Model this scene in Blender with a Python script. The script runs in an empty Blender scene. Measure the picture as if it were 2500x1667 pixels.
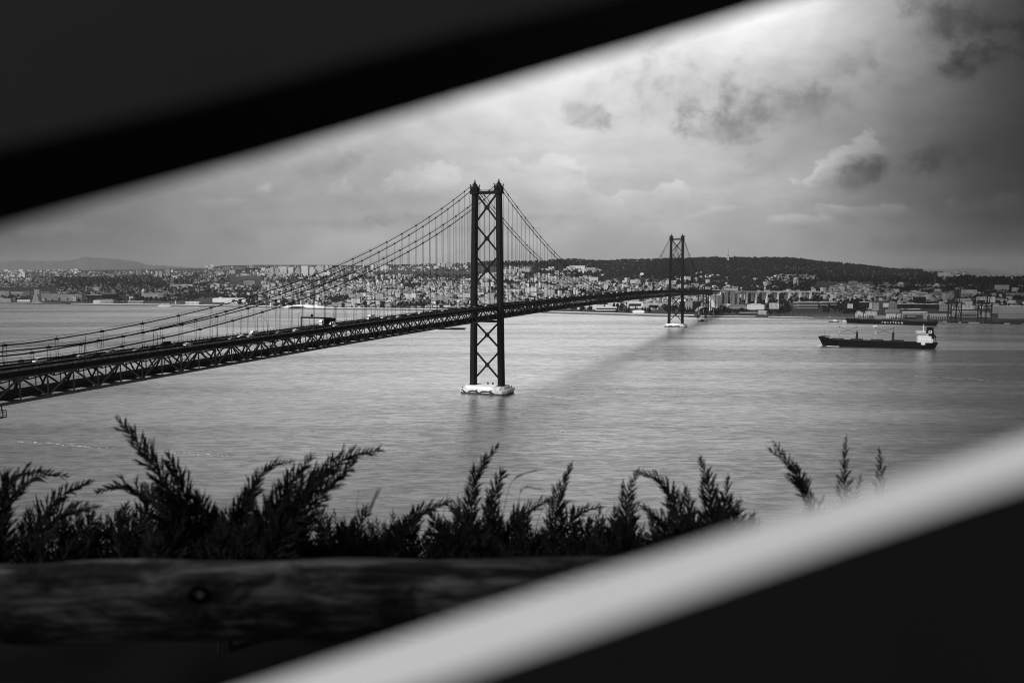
import bpy, bmesh, math, random
import numpy as np
from mathutils import Vector, Matrix
R = math.radians
random.seed(7); rng = np.random.default_rng(11)
scene = bpy.context.scene
col = scene.collection

# ------------------------------------------------------------------ camera, sky, sun, exposure
FPX, PITCH, EYE = 1953.386, 0.0824747, 108.078       # focal length in photo pixels, tilt, eye height over the water
cam_d = bpy.data.cameras.new('camera'); cam = bpy.data.objects.new('camera', cam_d); col.objects.link(cam)
cam.location = (0, 0, EYE); cam.rotation_euler = (math.pi/2 - PITCH, 0, 0)
cam_d.sensor_width = 36; cam_d.lens = FPX/2500*36
cam_d.clip_start = 0.02; cam_d.clip_end = 60000
cam_d.dof.use_dof = True; cam_d.dof.focus_distance = 700; cam_d.dof.aperture_fstop = 2.7
scene.cycles.filter_width = 1.0
scene.camera = cam
scene.render.resolution_x = 1024; scene.render.resolution_y = 682
scene.view_settings.view_transform = 'Standard'; scene.view_settings.look = 'None'
scene.view_settings.exposure = 0.0; scene.view_settings.gamma = 1
SUN_EL, SUN_AZ = 42, 225      # degrees; azimuth clockwise from +Y: behind the viewer, over the left shoulder
CP, SP = math.cos(PITCH), math.sin(PITCH)
def ray(px, py):
    u = (px-1250)/FPX; v = -(py-833.5)/FPX
    return (u, CP+v*SP, -SP+v*CP)
def pz(px, py, Y):            # the point at distance Y in the direction of photo pixel px, py
    d = ray(px, py); t = Y/d[1]
    return Vector((t*d[0], Y, EYE+t*d[2]))
def on_water(px, py, z=0):
    d = ray(px, py); t = (z-EYE)/d[2]
    return Vector((t*d[0], t*d[1], z))

class NT:                     # small helper for node maths
    def __init__(s, tree): s.t = tree; s.n = tree.nodes; s.l = tree.links
    def node(s, kind, **kw):
        n = s.n.new(kind)
        for k, v in kw.items(): setattr(n, k, v)
        return n
    def put(s, sock, v):
        if hasattr(v, 'is_linked') or isinstance(v, bpy.types.NodeSocket): s.l.new(v, sock)
        elif v is not None: sock.default_value = v
    def m(s, op, a, b=None, c=None, clamp=False):
        n = s.n.new('ShaderNodeMath'); n.operation = op; n.use_clamp = clamp
        s.put(n.inputs[0], a)
        if b is not None: s.put(n.inputs[1], b)
        if c is not None: s.put(n.inputs[2], c)
        return n.outputs[0]
    def mr(s, v, a, b, c, d, smooth=True):
        n = s.n.new('ShaderNodeMapRange'); n.clamp = True
        n.interpolation_type = 'SMOOTHSTEP' if smooth else 'LINEAR'
        s.put(n.inputs[0], v)
        for i, q in enumerate((a, b, c, d)): n.inputs[i+1].default_value = q
        return n.outputs[0]
    def noise(s, vec, scale, detail=4, rough=.55, dist=0):
        n = s.n.new('ShaderNodeTexNoise'); s.put(n.inputs['Vector'], vec)
        n.inputs['Scale'].default_value = scale; n.inputs['Detail'].default_value = detail
        n.inputs['Roughness'].default_value = rough; n.inputs['Distortion'].default_value = dist
        return n.outputs[0]
    def vec(s, x, y, z=0.0):
        n = s.n.new('ShaderNodeCombineXYZ')
        for i, q in enumerate((x, y, z)): s.put(n.inputs[i], q)
        return n.outputs[0]

world = bpy.data.worlds.new('World'); scene.world = world; world.use_nodes = True
W = NT(world.node_tree); W.n.clear()
sky = W.node('ShaderNodeTexSky', sky_type='NISHITA', sun_disc=False)
sky.sun_elevation = R(SUN_EL); sky.sun_rotation = R(SUN_AZ); sky.dust_density = 3.0
bw = W.node('ShaderNodeRGBToBW'); W.l.new(sky.outputs[0], bw.inputs[0])
tc = W.node('ShaderNodeTexCoord'); sx = W.node('ShaderNodeSeparateXYZ'); W.l.new(tc.outputs['Generated'], sx.inputs[0])
dx, dy, dz = sx.outputs
yy = W.m('MAXIMUM', dy, 0.12)
U = W.m('DIVIDE', dx, yy); V = W.m('DIVIDE', dz, yy)     # direction on the northern sky, as tangents
def uv_of(px, py):
    d = ray(px, py); return d[0]/d[1], d[2]/d[1]
# overcast: bright break in the cloud deck to the north, cloud and lens darkening put in to the east and far west
u0, v0 = uv_of(1450, 200)
du = W.m('SUBTRACT', U, u0)
left = W.m('DIVIDE', W.m('MINIMUM', du, 0.0), .56)
right = W.m('DIVIDE', W.m('MAXIMUM', du, 0.0), .345)
g = W.m('ADD', W.m('MULTIPLY', left, left), W.m('POWER', right, 3.0))
lobe = W.m('EXPONENT', W.m('MULTIPLY', g, -1.0))
vert = W.m('ADD', W.mr(V, 0.02, 0.33, .48, .86), W.mr(V, 0.18, 0.36, 0.0, .30))
front = W.m('ADD', W.m('MULTIPLY', lobe, vert), .018)
# streaky haze and cloud texture over everything
P1 = W.vec(W.m('MULTIPLY', U, 1.0), W.m('MULTIPLY', V, 2.2))
n1 = W.noise(P1, 3.2, 7, .58, .4)
front = W.m('MULTIPLY', front, W.mr(n1, .30, .72, .82, 1.18))
n2 = W.noise(W.vec(W.m('MULTIPLY', U, 1.0), W.m('MULTIPLY', V, 1.6), 4.0), 9.0, 8, .60, .3)
n3 = W.noise(W.vec(U, V, 9.0), 26.0, 6, .6, .2)
front = W.m('MULTIPLY', front, W.mr(n2, .30, .70, .90, 1.09))
def cloud(px, py, w, h, amt, top=0.0, tilt=0.0, soft=.55, edge=.9):
    """one cloud: centre, half width and half height (photo px), darkening (<0) or brightening, lit top edge"""
    global front
    cu, cv = uv_of(px, py)
    a = W.m('SUBTRACT', U, cu); b = W.m('SUBTRACT', V, cv)
    if tilt:
        a2 = W.m('ADD', W.m('MULTIPLY', a, math.cos(tilt)), W.m('MULTIPLY', b, math.sin(tilt)))
        b = W.m('SUBTRACT', W.m('MULTIPLY', b, math.cos(tilt)), W.m('MULTIPLY', a, math.sin(tilt))); a = a2
    a = W.m('DIVIDE', a, w/FPX); bb = W.m('DIVIDE', b, h/FPX)
    r = W.m('SQRT', W.m('ADD', W.m('MULTIPLY', a, a), W.m('MULTIPLY', bb, bb)))
    q = W.m('ADD', W.m('MULTIPLY', W.m('SUBTRACT', n2, .5), 3.4), W.m('MULTIPLY', W.m('SUBTRACT', n3, .5), 1.5*edge))
    d = W.m('SUBTRACT', W.m('ADD', 1.0, q), r)
    if top: d = W.m('DIVIDE', d, W.mr(bb, -.7, .35, 1.5, soft*.55))
    else: d = W.m('DIVIDE', d, soft*1.1)
    mask = W.m('MULTIPLY', W.mr(d, 0.0, 1.0, 0.0, 1.0), W.mr(n3, .34, .64, .74, 1.08))
    k = W.m('ADD', W.m('MULTIPLY', mask, amt), 1.0)
    if top:
        t = W.m('MULTIPLY', mask, W.mr(bb, -.5, .8, 0.0, 1.0))
        k = W.m('ADD', k, W.m('MULTIPLY', t, top))
    front = W.m('MULTIPLY', front, k)
cloud(1640, 200, 250, 105, -.36, 0, .1, 1.1)
cloud(1425, 275, 85, 40, -.28, 0, -.2, .8)
cloud(1900, 270, 290, 105, -.36, 0, .14, 1.1)
cloud(1790, 310, 140, 55, -.25, 0, .1, .8)
cloud(2110, 440, 190, 58, -.48, 0, .30, .9)
cloud(2100, 400, 165, 55, .10, .34, .5, .6)
cloud(2115, 522, 135, 44, -.16, .62, 0, .5)
cloud(2380, 45, 190, 105, -.52, 0, -.2, .8)
cloud(2385, 140, 120, 60, -.45, 0, .5, .8)
cloud(2435, 522, 130, 46, -.24, .60, 0, .6)
cloud(1605, 490, 90, 64, -.12, .42, 0, .5)
cloud(1590, 535, 90, 20, -.14, .1, 0, .8)
cloud(1330, 485, 165, 84, -.14, .26, -.3, .5)
cloud(1350, 535, 130, 24, -.16, 0, 0, .8)
cloud(1000, 480, 120, 82, -.14, .34, 0, .5)
cloud(1000, 530, 120, 26, -.18, 0, 0, .8)
cloud(870, 485, 130, 58, -.16, .38, 0, .6)
cloud(680, 498, 120, 62, -.18, .42, 0, .6)
cloud(560, 505, 80, 34, -.12, .30, 0, .6)
cloud(820, 405, 150, 48, -.24, 0, .4, .9)
cloud(760, 545, 200, 24, -.20, 0, 0, .9)
cloud(1190, 560, 200, 18, -.12, 0, 0, .9)
cloud(160, 560, 170, 22, .22, 0, 0, .8)
cloud(1950, 545, 90, 26, -.06, .34, 0, .7)
cloud(1760, 520, 110, 24, -.06, .24, .2, .7)
cloud(2290, 380, 220, 46, -.34, 0, .1, .9)
cloud(1830, 420, 200, 40, -.16, .14, .3, .9)
cloud(2050, 160, 120, 46, -.22, 0, .6, .8)
cloud(2330, 600, 280, 30, -.22, 0, 0, .9)
# behind and above the viewer: a plain bright overcast, driven by the physical sky
isn = W.mr(dy, -.05, .20, 0.0, 1.0)
upm = W.mr(dz, 0.50, .92, 1.0, 0.0)
isn = W.m('MULTIPLY', isn, upm)
back = W.m('ADD', W.m('MULTIPLY', bw.outputs[0], 0.06), .12)
tot = W.m('ADD', W.m('MULTIPLY', front, isn), W.m('MULTIPLY', back, W.m('SUBTRACT', 1.0, isn)))
tot = W.m('MULTIPLY', tot, W.mr(dz, -.06, .0, .35, 1.0))
tot = W.m('MULTIPLY', tot, 10.0)
bg = W.node('ShaderNodeBackground'); W.l.new(tot, bg.inputs[0]); bg.inputs[1].default_value = 0.1
wo = W.node('ShaderNodeOutputWorld'); W.l.new(bg.outputs[0], wo.inputs[0])

sun_d = bpy.data.lights.new('sun', 'SUN'); sun_d.energy = 3.0; sun_d.angle = R(12); sun_d.color = (1, 1, 1)
sun = bpy.data.objects.new('sun', sun_d); col.objects.link(sun)
sdir = Vector((math.sin(R(SUN_AZ))*math.cos(R(SUN_EL)), math.cos(R(SUN_AZ))*math.cos(R(SUN_EL)), math.sin(R(SUN_EL))))
sun.rotation_euler = sdir.to_track_quat('Z', 'Y').to_euler(); sun.location = (0, -20, EYE+20)

# ------------------------------------------------------------------ helpers
def tag(o, label=None, cat=None, group=None, kind=None):
    if label: o['label'] = label
    if cat: o['category'] = cat
    if group: o['group'] = group
    if kind: o['kind'] = kind
    return o
def empty(name, loc=(0, 0, 0), rz=0):
    o = bpy.data.objects.new(name, None); col.objects.link(o); o.location = loc; o.rotation_euler = (0, 0, rz)
    o.empty_display_size = .5
    return o
def children(o): return [c for c in o.children]
def copy_tree(o, parent=None):
    c = o.copy(); col.objects.link(c)
    if parent is not None: c.parent = parent
    for ch in children(o): copy_tree(ch, c)
    return c

class MB:
    """collects shapes and links them as ONE mesh object"""
    def __init__(s): s.v = []; s.f = []; s.mi = []; s.uv = []
    def face(s, idx, mi=0, uv=None): s.f.append(tuple(idx)); s.mi.append(mi); s.uv.append(uv)
    def hexa(s, c8, mi=0, top_mi=None, wall_uv=False):
        b = len(s.v); s.v += [tuple(p) for p in c8]
        for k, q in enumerate(((0, 3, 2, 1), (4, 5, 6, 7), (0, 1, 5, 4), (1, 2, 6, 5), (2, 3, 7, 6), (3, 0, 4, 7))):
            uv = None
            if wall_uv and k >= 2:
                p0, p1, p3 = Vector(c8[q[0]]), Vector(c8[q[1]]), Vector(c8[q[3]])
                L = (p1-p0).length; H = (p3-p0).length
                uv = ((0, 0), (L, 0), (L, H), (0, H))
            s.face([b+i for i in q], (top_mi if (top_mi is not None and k == 1) else mi), uv)
    def box(s, c, d, rz=0, mi=0, top_mi=None, wall_uv=False, taper=1.0):
        ca, sa = math.cos(rz), math.sin(rz); P = []
        for z, k in ((-.5, 1.0), (.5, taper)):
            for x, y in ((-.5, -.5), (.5, -.5), (.5, .5), (-.5, .5)):
                X, Y = x*d[0]*k, y*d[1]*k
                P.append((c[0]+X*ca-Y*sa, c[1]+X*sa+Y*ca, c[2]+z*d[2]))
        s.hexa(P, mi, top_mi, wall_uv)
    def bar(s, p0, p1, w, h=None, mi=0, up=(0, 0, 1)):
        p0, p1 = Vector(p0), Vector(p1); d = p1-p0
        if d.length < 1e-6: return
        d.normalize(); u = Vector(up)
        if abs(d.dot(u)) > .98: u = Vector((1, 0, 0)) if abs(d.x) < .9 else Vector((0, 1, 0))
        a = d.cross(u).normalized(); b = a.cross(d); h = h or w
        P = [p + a*(x*w/2) + b*(y*h/2) for p in (p0, p1) for x, y in ((-1, -1), (1, -1), (1, 1), (-1, 1))]
        s.hexa(P, mi)
    def tube(s, pts, rad, n=6, mi=0, cap=True):
        pts = [Vector(p) for p in pts]; rad = rad if hasattr(rad, '__len__') else [rad]*len(pts)
        base = len(s.v); N = len(pts)
        for i, p in enumerate(pts):
            d = (pts[min(i+1, N-1)]-pts[max(i-1, 0)]).normalized()
            u = Vector((0, 0, 1)) if abs(d.z) < .95 else Vector((1, 0, 0))
            a = d.cross(u).normalized(); b = a.cross(d)
            for k in range(n):
                t = 2*math.pi*k/n
                s.v.append(tuple(p+(a*math.cos(t)+b*math.sin(t))*rad[i]))
        for i in range(N-1):
            for k in range(n):
                k2 = (k+1) % n
                s.face((base+i*n+k, base+i*n+k2, base+(i+1)*n+k2, base+(i+1)*n+k), mi)
        if cap:
            s.face([base+k for k in range(n)][::-1], mi); s.face([base+(N-1)*n+k for k in range(n)], mi)
    def prism(s, poly, a, b, mi=0, cap_mi=None):
        """poly: list of 2-d points mapped by functions a(p), b(p) to the two end faces"""
        n = len(poly); base = len(s.v)
        s.v += [tuple(a(p)) for p in poly] + [tuple(b(p)) for p in poly]
        cm = mi if cap_mi is None else cap_mi
        s.face([base+i for i in range(n)][::-1], cm); s.face([base+n+i for i in range(n)], cm)
        for i in range(n):
            j = (i+1) % n; s.face((base+i, base+j, base+n+j, base+n+i), mi)
    def gable(s, c, d, rz, roof_h, wall_mi=0, roof_mi=1, over=.3):
        """walls plus a pitched roof, c = centre of the base"""
        s.box((c[0], c[1], c[2]+d[2]/2), d, rz, wall_mi, None, True)
        ca, sa = math.cos(rz), math.sin(rz); b = len(s.v); L, Wd = d[0]/2+over, d[1]/2+over; z = c[2]+d[2]
        for x, y, h in ((-L, -Wd, .02), (L, -Wd, .02), (L, Wd, .02), (-L, Wd, .02), (-L*.55, 0, roof_h), (L*.55, 0, roof_h)):
            s.v.append((c[0]+x*ca-y*sa, c[1]+x*sa+y*ca, z+h))
        for q in ((0, 1, 5, 4), (2, 3, 4, 5), (1, 2, 5), (3, 0, 4), (0, 3, 2, 1)): s.face([b+i for i in q], roof_mi)
    def build(s, name, mats, parent=None, smooth=False, loc=None):
        me = bpy.data.meshes.new(name); me.from_pydata(s.v, [], s.f)
        mats = mats if isinstance(mats, (list, tuple)) else [mats]
        for m in mats: me.materials.append(m)
        if len(mats) > 1: me.polygons.foreach_set('material_index', s.mi)
        if any(u is not None for u in s.uv):
            ul = me.uv_layers.new(name='UVMap'); arr = np.full((len(me.loops), 2), -50.0, dtype=np.float32); k = 0
            for f, u in zip(s.f, s.uv):
                if u is not None: arr[k:k+len(f)] = u
                k += len(f)
            ul.data.foreach_set('uv', arr.ravel())
        if smooth: me.polygons.foreach_set('use_smooth', [True]*len(me.polygons))
        me.update()
        o = bpy.data.objects.new(name, me); col.objects.link(o)
        if parent is not None: o.parent = parent
        if loc is not None: o.location = loc
        return o
def mesh_np(name, V_, F_, mats, parent=None, smooth=False, mi=None, uv=None):
    """fast link of uniform quad/triangle arrays"""
    me = bpy.data.meshes.new(name); n = F_.shape[1]
    me.vertices.add(len(V_)); me.vertices.foreach_set('co', np.asarray(V_, np.float32).ravel())
    me.loops.add(F_.size); me.loops.foreach_set('vertex_index', np.asarray(F_, np.int32).ravel())
    me.polygons.add(len(F_)); me.polygons.foreach_set('loop_start', np.arange(0, F_.size, n, dtype=np.int32))
    me.polygons.foreach_set('loop_total', np.full(len(F_), n, np.int32))
    mats = mats if isinstance(mats, (list, tuple)) else [mats]
    for m in mats: me.materials.append(m)
    if mi is not None: me.polygons.foreach_set('material_index', np.asarray(mi, np.int32))
    if smooth: me.polygons.foreach_set('use_smooth', np.ones(len(F_), bool))
    if uv is not None:
        ul = me.uv_layers.new(name='UVMap'); ul.data.foreach_set('uv', np.asarray(uv, np.float32).ravel())
    me.update(calc_edges=True); me.validate()
    o = bpy.data.objects.new(name, me); col.objects.link(o)
    if parent is not None: o.parent = parent
    return o

# ------------------------------------------------------------------ materials (the photograph is black and white: all greys)
def mat(name, val, rough=.8, var=.0, scale=1.0, metal=0.0, bump=0.0, island=0.0, spec=None, coord='Object', dirt=0.0):
    m = bpy.data.materials.new(name); m.use_nodes = True; t = NT(m.node_tree)
    p = t.n['Principled BSDF']; p.inputs['Roughness'].default_value = rough; p.inputs['Metallic'].default_value = metal
    if spec is not None: p.inputs['Specular IOR Level'].default_value = spec
    tcn = t.node('ShaderNodeTexCoord'); vec = tcn.outputs[coord]
    v = None
    if var or bump:
        n = t.noise(vec, scale, 6, .6)
    if var: v = t.mr(n, .28, .72, val*(1-var), val*(1+var))
    if island:
        geo = t.node('ShaderNodeNewGeometry')
        k = t.mr(geo.outputs['Random Per Island'], 0, 1, 1-island, 1+island, False)
        v = t.m('MULTIPLY', v if v is not None else val, k)
    if dirt:
        n2_ = t.noise(vec, scale*.23, 4, .7); v = t.m('MULTIPLY', v if v is not None else val, t.mr(n2_, .45, .7, 1.0, 1-dirt))
    if v is None: p.inputs['Base Color'].default_value = (val, val, val, 1)
    else: m.node_tree.links.new(v, p.inputs['Base Color'])
    if bump:
        b = t.node('ShaderNodeBump'); b.inputs['Strength'].default_value = bump; m.node_tree.links.new(n, b.inputs['Height'])
        m.node_tree.links.new(b.outputs[0], p.inputs['Normal'])
    return m
def facade_mat(name, val, dark, island, sx_=3.4, sz_=3.1, wu=(.30, .72), wv=(.30, .78)):
    """painted walls with rows of windows laid out in metres on each wall"""
    m = bpy.data.materials.new(name); m.use_nodes = True; t = NT(m.node_tree)
    p = t.n['Principled BSDF']; p.inputs['Roughness'].default_value = .85
    uvn = t.node('ShaderNodeUVMap'); s_ = t.node('ShaderNodeSeparateXYZ'); m.node_tree.links.new(uvn.outputs[0], s_.inputs[0])
    a = t.m('FRACT', t.m('DIVIDE', s_.outputs[0], sx_)); b = t.m('FRACT', t.m('DIVIDE', s_.outputs[1], sz_))
    w = t.m('MULTIPLY', t.m('MULTIPLY', t.m('GREATER_THAN', a, wu[0]), t.m('LESS_THAN', a, wu[1])),
            t.m('MULTIPLY', t.m('GREATER_THAN', b, wv[0]), t.m('LESS_THAN', b, wv[1])))
    geo = t.node('ShaderNodeNewGeometry'); oi = t.node('ShaderNodeObjectInfo')
    rnd = t.m('FRACT', t.m('ADD', geo.outputs['Random Per Island'], oi.outputs['Random']))
    base = t.m('MULTIPLY', val, t.mr(t.m('POWER', rnd, .5), 0, 1, 1-island, 1.0+.25*island, False))
    base = t.m('MULTIPLY', base, t.mr(t.noise(geo.outputs['Position'], .008, 3, .6), .38, .62, .78, 1.06))
    mix = t.m('ADD', t.m('MULTIPLY', base, t.m('SUBTRACT', 1.0, w)), t.m('MULTIPLY', w, dark))
    m.node_tree.links.new(mix, p.inputs['Base Color'])
    return m
M = {}
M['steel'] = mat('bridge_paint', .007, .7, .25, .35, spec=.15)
M['steel_sunlit'] = mat('truss_paint_sunlit', .07, .7, .3, .5, spec=.2)  # lighter copy of the bridge paint, sun on the outer faces put in
M['cable'] = mat('cable_paint', .010, .7, spec=.15)
M['rope'] = mat('wire_rope', .012, .8, spec=.15)
M['asphalt'] = mat('road_asphalt', .022, .9, .2, .2, spec=.15)
M['deckdark'] = mat('deck_steel', .008, .8, .3, .4, spec=.1)
M['white_conc'] = mat('painted_pier_concrete', .82, .8, .14, .6, dirt=.35)
M['mural'] = mat('mural_paint', .035, .8, .3, .6)
M['conc'] = mat('viaduct_concrete', .80, .85, .15, .06, dirt=.2)
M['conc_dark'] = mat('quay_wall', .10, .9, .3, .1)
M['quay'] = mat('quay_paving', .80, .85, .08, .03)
M['white'] = mat('white_paint', .80, .5, .06, .8)
M['offwhite'] = mat('offwhite_paint', .56, .6, .1, .5)
M['stone'] = mat('monument_stone', .30, .9, .12, .1)
M['grey'] = mat('grey_paint', .28, .6, .15, .5)
M['dark'] = mat('dark_paint', .018, .6, .2, .5, spec=.12)
M['black'] = mat('black_paint', .004, .7, .2, .5, spec=.06)
M['glass'] = mat('dark_glass', .02, .12)
M['tyre'] = mat('tyre_rubber', .015, .85)
M['foam'] = mat('sea_foam', .85, .9, .1, .5)
M['facade'] = facade_mat('house_walls', .82, .10, .70)
M['facade_apt'] = facade_mat('apartment_walls', .80, .10, .65, 3.2, 3.0)
M['facade_dim'] = facade_mat('stone_walls', .40, .10, .35, 4.5, 4.2)
M['roof_tile'] = mat('roof_tiles', .13, .9, .2, .3, island=.55)
M['roof_flat'] = mat('flat_roof', .26, .9, .2, .1, island=.7)
M['roof_white'] = mat('white_sheet_roof', .82, .6, .06, .1)
M['leaf_far'] = mat('tree_leaves', .014, .9, .2, .12, island=.15, spec=.1)
M['leaf_near'] = mat('juniper_leaves', .010, .9, .4, 40, island=.4, spec=.08)
M['bark'] = mat('bark', .006, .9, .3, 20, spec=.1)
M['straw'] = mat('dry_grass', .14, .8, .2, 30)
M['sheet'] = mat('warehouse_roof', .14, .8, .2, .05)

# wood log: weathered pale top, knots and long cracks
m = bpy.data.materials.new('weathered_log'); m.use_nodes = True; t = NT(m.node_tree); p = t.n['Principled BSDF']
tcn = t.node('ShaderNodeTexCoord'); mp = t.node('ShaderNodeMapping'); m.node_tree.links.new(tcn.outputs['Object'], mp.inputs[0])
mp.inputs['Scale'].default_value = (3.0, 34, 34)
nA = t.noise(mp.outputs[0], 1.6, 6, .62, .6)
mp2 = t.node('ShaderNodeMapping'); m.node_tree.links.new(tcn.outputs['Object'], mp2.inputs[0]); mp2.inputs['Scale'].default_value = (1.0, 3, 3)
nB = t.noise(mp2.outputs[0], 5.5, 6, .7, .5)
vv = t.m('MULTIPLY', t.mr(nA, .32, .68, .035, .32), t.mr(nB, .42, .62, .16, 1.25))
m.node_tree.links.new(vv, p.inputs['Base Color']); p.inputs['Roughness'].default_value = .9
bmp = t.node('ShaderNodeBump'); bmp.inputs['Strength'].default_value = .6; bmp.inputs['Distance'].default_value = .02
m.node_tree.links.new(nA, bmp.inputs['Height']); m.node_tree.links.new(bmp.outputs[0], p.inputs['Normal'])
M['log'] = m

# river: rough dark water with wind ripples, swell and gust patches
m = bpy.data.materials.new('river_water'); m.use_nodes = True; t = NT(m.node_tree); p = t.n['Principled BSDF']; L = m.node_tree.links
geo = t.node('ShaderNodeNewGeometry'); pos = geo.outputs['Position']
def mapped(rot, sc):
    q = t.node('ShaderNodeMapping'); L.new(pos, q.inputs[0]); q.inputs['Rotation'].default_value = (0, 0, R(rot)); q.inputs['Scale'].default_value = sc
    return q.outputs[0]
w1 = t.noise(mapped(-12, (.5, 1.6, 1)), .13, 7, .72, .6)       # ~6 m wind waves
w2 = t.noise(mapped(-18, (.45, 1.3, 1)), .035, 5, .6, .6)       # ~30 m swell
w3 = t.noise(mapped(-8, (.25, 1.6, 1)), .0045, 4, .55, .8)      # gust patches
h = t.m('ADD', t.m('MULTIPLY', w1, 1.3), t.m('MULTIPLY', w2, 4.0))
b = t.node('ShaderNodeBump'); b.inputs['Strength'].default_value = .28; b.inputs['Distance'].default_value = 1.0
L.new(h, b.inputs['Height']); L.new(b.outputs[0], p.inputs['Normal'])
fl = t.m('MULTIPLY', t.mr(w1, .35, .65, .6, 1.4), t.mr(w3, .36, .64, .8, 1.15))
dif = t.node('ShaderNodeBsdfDiffuse'); L.new(t.m('MULTIPLY', fl, .10), dif.inputs[0]); L.new(b.outputs[0], dif.inputs['Normal'])
gl_ = t.node('ShaderNodeBsdfGlossy'); gl_.inputs[0].default_value = (.93, .93, .93, 1); L.new(b.outputs[0], gl_.inputs['Normal'])
L.new(t.mr(w3, .36, .64, .22, .34), gl_.inputs['Roughness'])
lw = t.node('ShaderNodeLayerWeight'); lw.inputs[0].default_value = .5
mx = t.node('ShaderNodeMixShader'); L.new(t.m('MULTIPLY', t.mr(lw.outputs['Facing'], .62, .92, .03, .90, False), t.m('MULTIPLY', t.m('MULTIPLY', t.mr(w1, .38, .62, .74, 1.22), t.mr(w2, .36, .64, .90, 1.07)), t.mr(w3, .38, .62, .88, 1.05)), clamp=True), mx.inputs[0])   # stronger mirror at grazing angles
L.new(dif.outputs[0], mx.inputs[1]); L.new(gl_.outputs[0], mx.inputs[2]); L.new(mx.outputs[0], t.n['Material Output'].inputs[0])
M['water'] = m

# land: dry grass, streets and scrub
m = bpy.data.materials.new('land_cover'); m.use_nodes = True; t = NT(m.node_tree); p = t.n['Principled BSDF']; L = m.node_tree.links
geo = t.node('ShaderNodeNewGeometry')
a = t.noise(geo.outputs['Position'], .006, 6, .6); b_ = t.noise(geo.outputs['Position'], .035, 5, .65)
L.new(t.m('MULTIPLY', t.mr(a, .42, .62, .016, .05), t.mr(b_, .35, .65, .6, 1.4)), p.inputs['Base Color']); p.inputs['Roughness'].default_value = 1
M['land'] = m
M['far_hill'] = mat('far_hill_cover', .06, 1, .3, .002)
M['soil'] = mat('dark_soil', .004, 1, .4, 3, spec=.05)
M['panel_dark'] = mat('dark_panel_and_shade', .006, .8, .15, 6, spec=.05)  # dark board colour; on the upper slot edge, underside shade put into colour
M['panel_grey'] = mat('charcoal_painted_panel', .011, .8, .15, 6, spec=.08)
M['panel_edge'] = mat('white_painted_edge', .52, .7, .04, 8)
M['cloud'] = mat('shade_cloud_grey', .8, 1)
# ------------------------------------------------------------------ water and land
mb = MB(); mb.v = [(-30000, -300, 0), (30000, -300, 0), (30000, 40000, 0), (-30000, 40000, 0)]; mb.face((0, 1, 2, 3))
tag(mb.build('river_water', M['water']), 'grey rippled river running under the bridge', 'water', kind='structure')

PXS = np.array([-150, 0, 200, 400, 600, 750, 1000, 1200, 1400, 1600, 1730, 1840, 1900, 2040, 2300, 2500, 2700.])
SHY = np.array([3170, 3073, 2944, 2865, 2753, 2584, 2493, 2407, 2253, 2117, 2076, 2055, 2035, 1978, 1748, 1678, 1600.])
RX = np.array([-150, 0, 140, 300, 430, 500, 540, 620, 760, 900, 1000, 1130, 1165, 1185, 1240, 1340, 1420, 1480, 1520, 1600, 1690, 1750, 1768, 1800, 1860, 1920, 1950, 2000, 2050, 2100, 2150, 2200, 2260, 2310, 2350, 2380, 2500, 2700.])
RYP = np.array([664, 664, 661, 658, 656, 655, 649, 647, 647, 648, 649, 646, 642, 638, 640, 638, 637, 641, 638, 637, 635, 631, 634, 633, 634, 633, 637, 643, 647, 652, 658, 663, 665, 670, 674, 680, 679, 680.])
RD = np.array([9000, 9000, 9000, 9000, 8800, 8000, 7600, 7400, 7200, 7000, 6800, 6400, 5600, 5400, 5200, 5000, 4900, 4800, 4700, 4600, 4600, 4500, 4500, 4500, 4500, 4400, 4300, 4200, 4200, 4100, 4000, 3900, 3800, 3600, 3200, 3000, 3000, 3000.])
PW = np.interp(PXS, [-150, 500, 900, 1300, 2000, 2300, 2700], [1.25, 1.2, 1.15, 1.25, 1.45, 1.3, 1.0])
def vnoise(x, y, s, seed=0):
    """smooth value noise, vectorised"""
    x = np.asarray(x, float)/s; y = np.asarray(y, float)/s
    xi, yi = np.floor(x), np.floor(y); fx, fy = x-xi, y-yi; fx = fx*fx*(3-2*fx); fy = fy*fy*(3-2*fy)
    def hsh(a, b):
        q = np.sin(a*127.1+b*311.7+seed*74.7)*43758.5453; return q-np.floor(q)
    return (hsh(xi, yi)*(1-fx)+hsh(xi+1, yi)*fx)*(1-fy)+(hsh(xi, yi+1)*(1-fx)+hsh(xi+1, yi+1)*fx)*fy
def land_h(X, Y):
    X = np.asarray(X, float); Y = np.asarray(Y, float)
    px = 1250+FPX*X/np.maximum(Y, 1)*1.002
    ys = np.interp(px, PXS, SHY); yr = np.interp(px, RX, RD); pyr = np.interp(px, RX, RYP)
    zr = EYE-(pyr-672.03)/FPX*yr
    pw = np.interp(px, PXS, PW)
    t = (Y-ys)/(yr-ys)
    tq = np.clip((t-.035)/.965, 0, 1)
    z = 2.7+(zr-2.7)*tq**pw
    amp = tq*(1-tq)*4
    z = z+amp*((vnoise(X, Y, 620, 1)-.5)*34+(vnoise(X, Y, 250, 2)-.5)*12)
    z = z+np.clip((px-1180)/200, 0, 1)*np.clip(t*2-.8, 0, 1)*(vnoise(X, Y, 90, 5)-.5)*5
    over = np.clip(t-1, 0, 3)
    z = z-over*140*np.clip(zr/120, .3, 1.5)
    z = np.where(t < 0, np.maximum(3.0+t*4000, -8), z)
    return z
nc, nr = 520, 150
pxg = np.linspace(-140, 2640, nc); ug = (pxg-1250)/FPX/1.002
tt = np.concatenate([[-.012, -.004, 0.0], np.linspace(0.0, 1.0, nr-22)[1:]**1.25, np.linspace(1.0, 2.0, 21)[1:]])
nr = len(tt)
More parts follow.
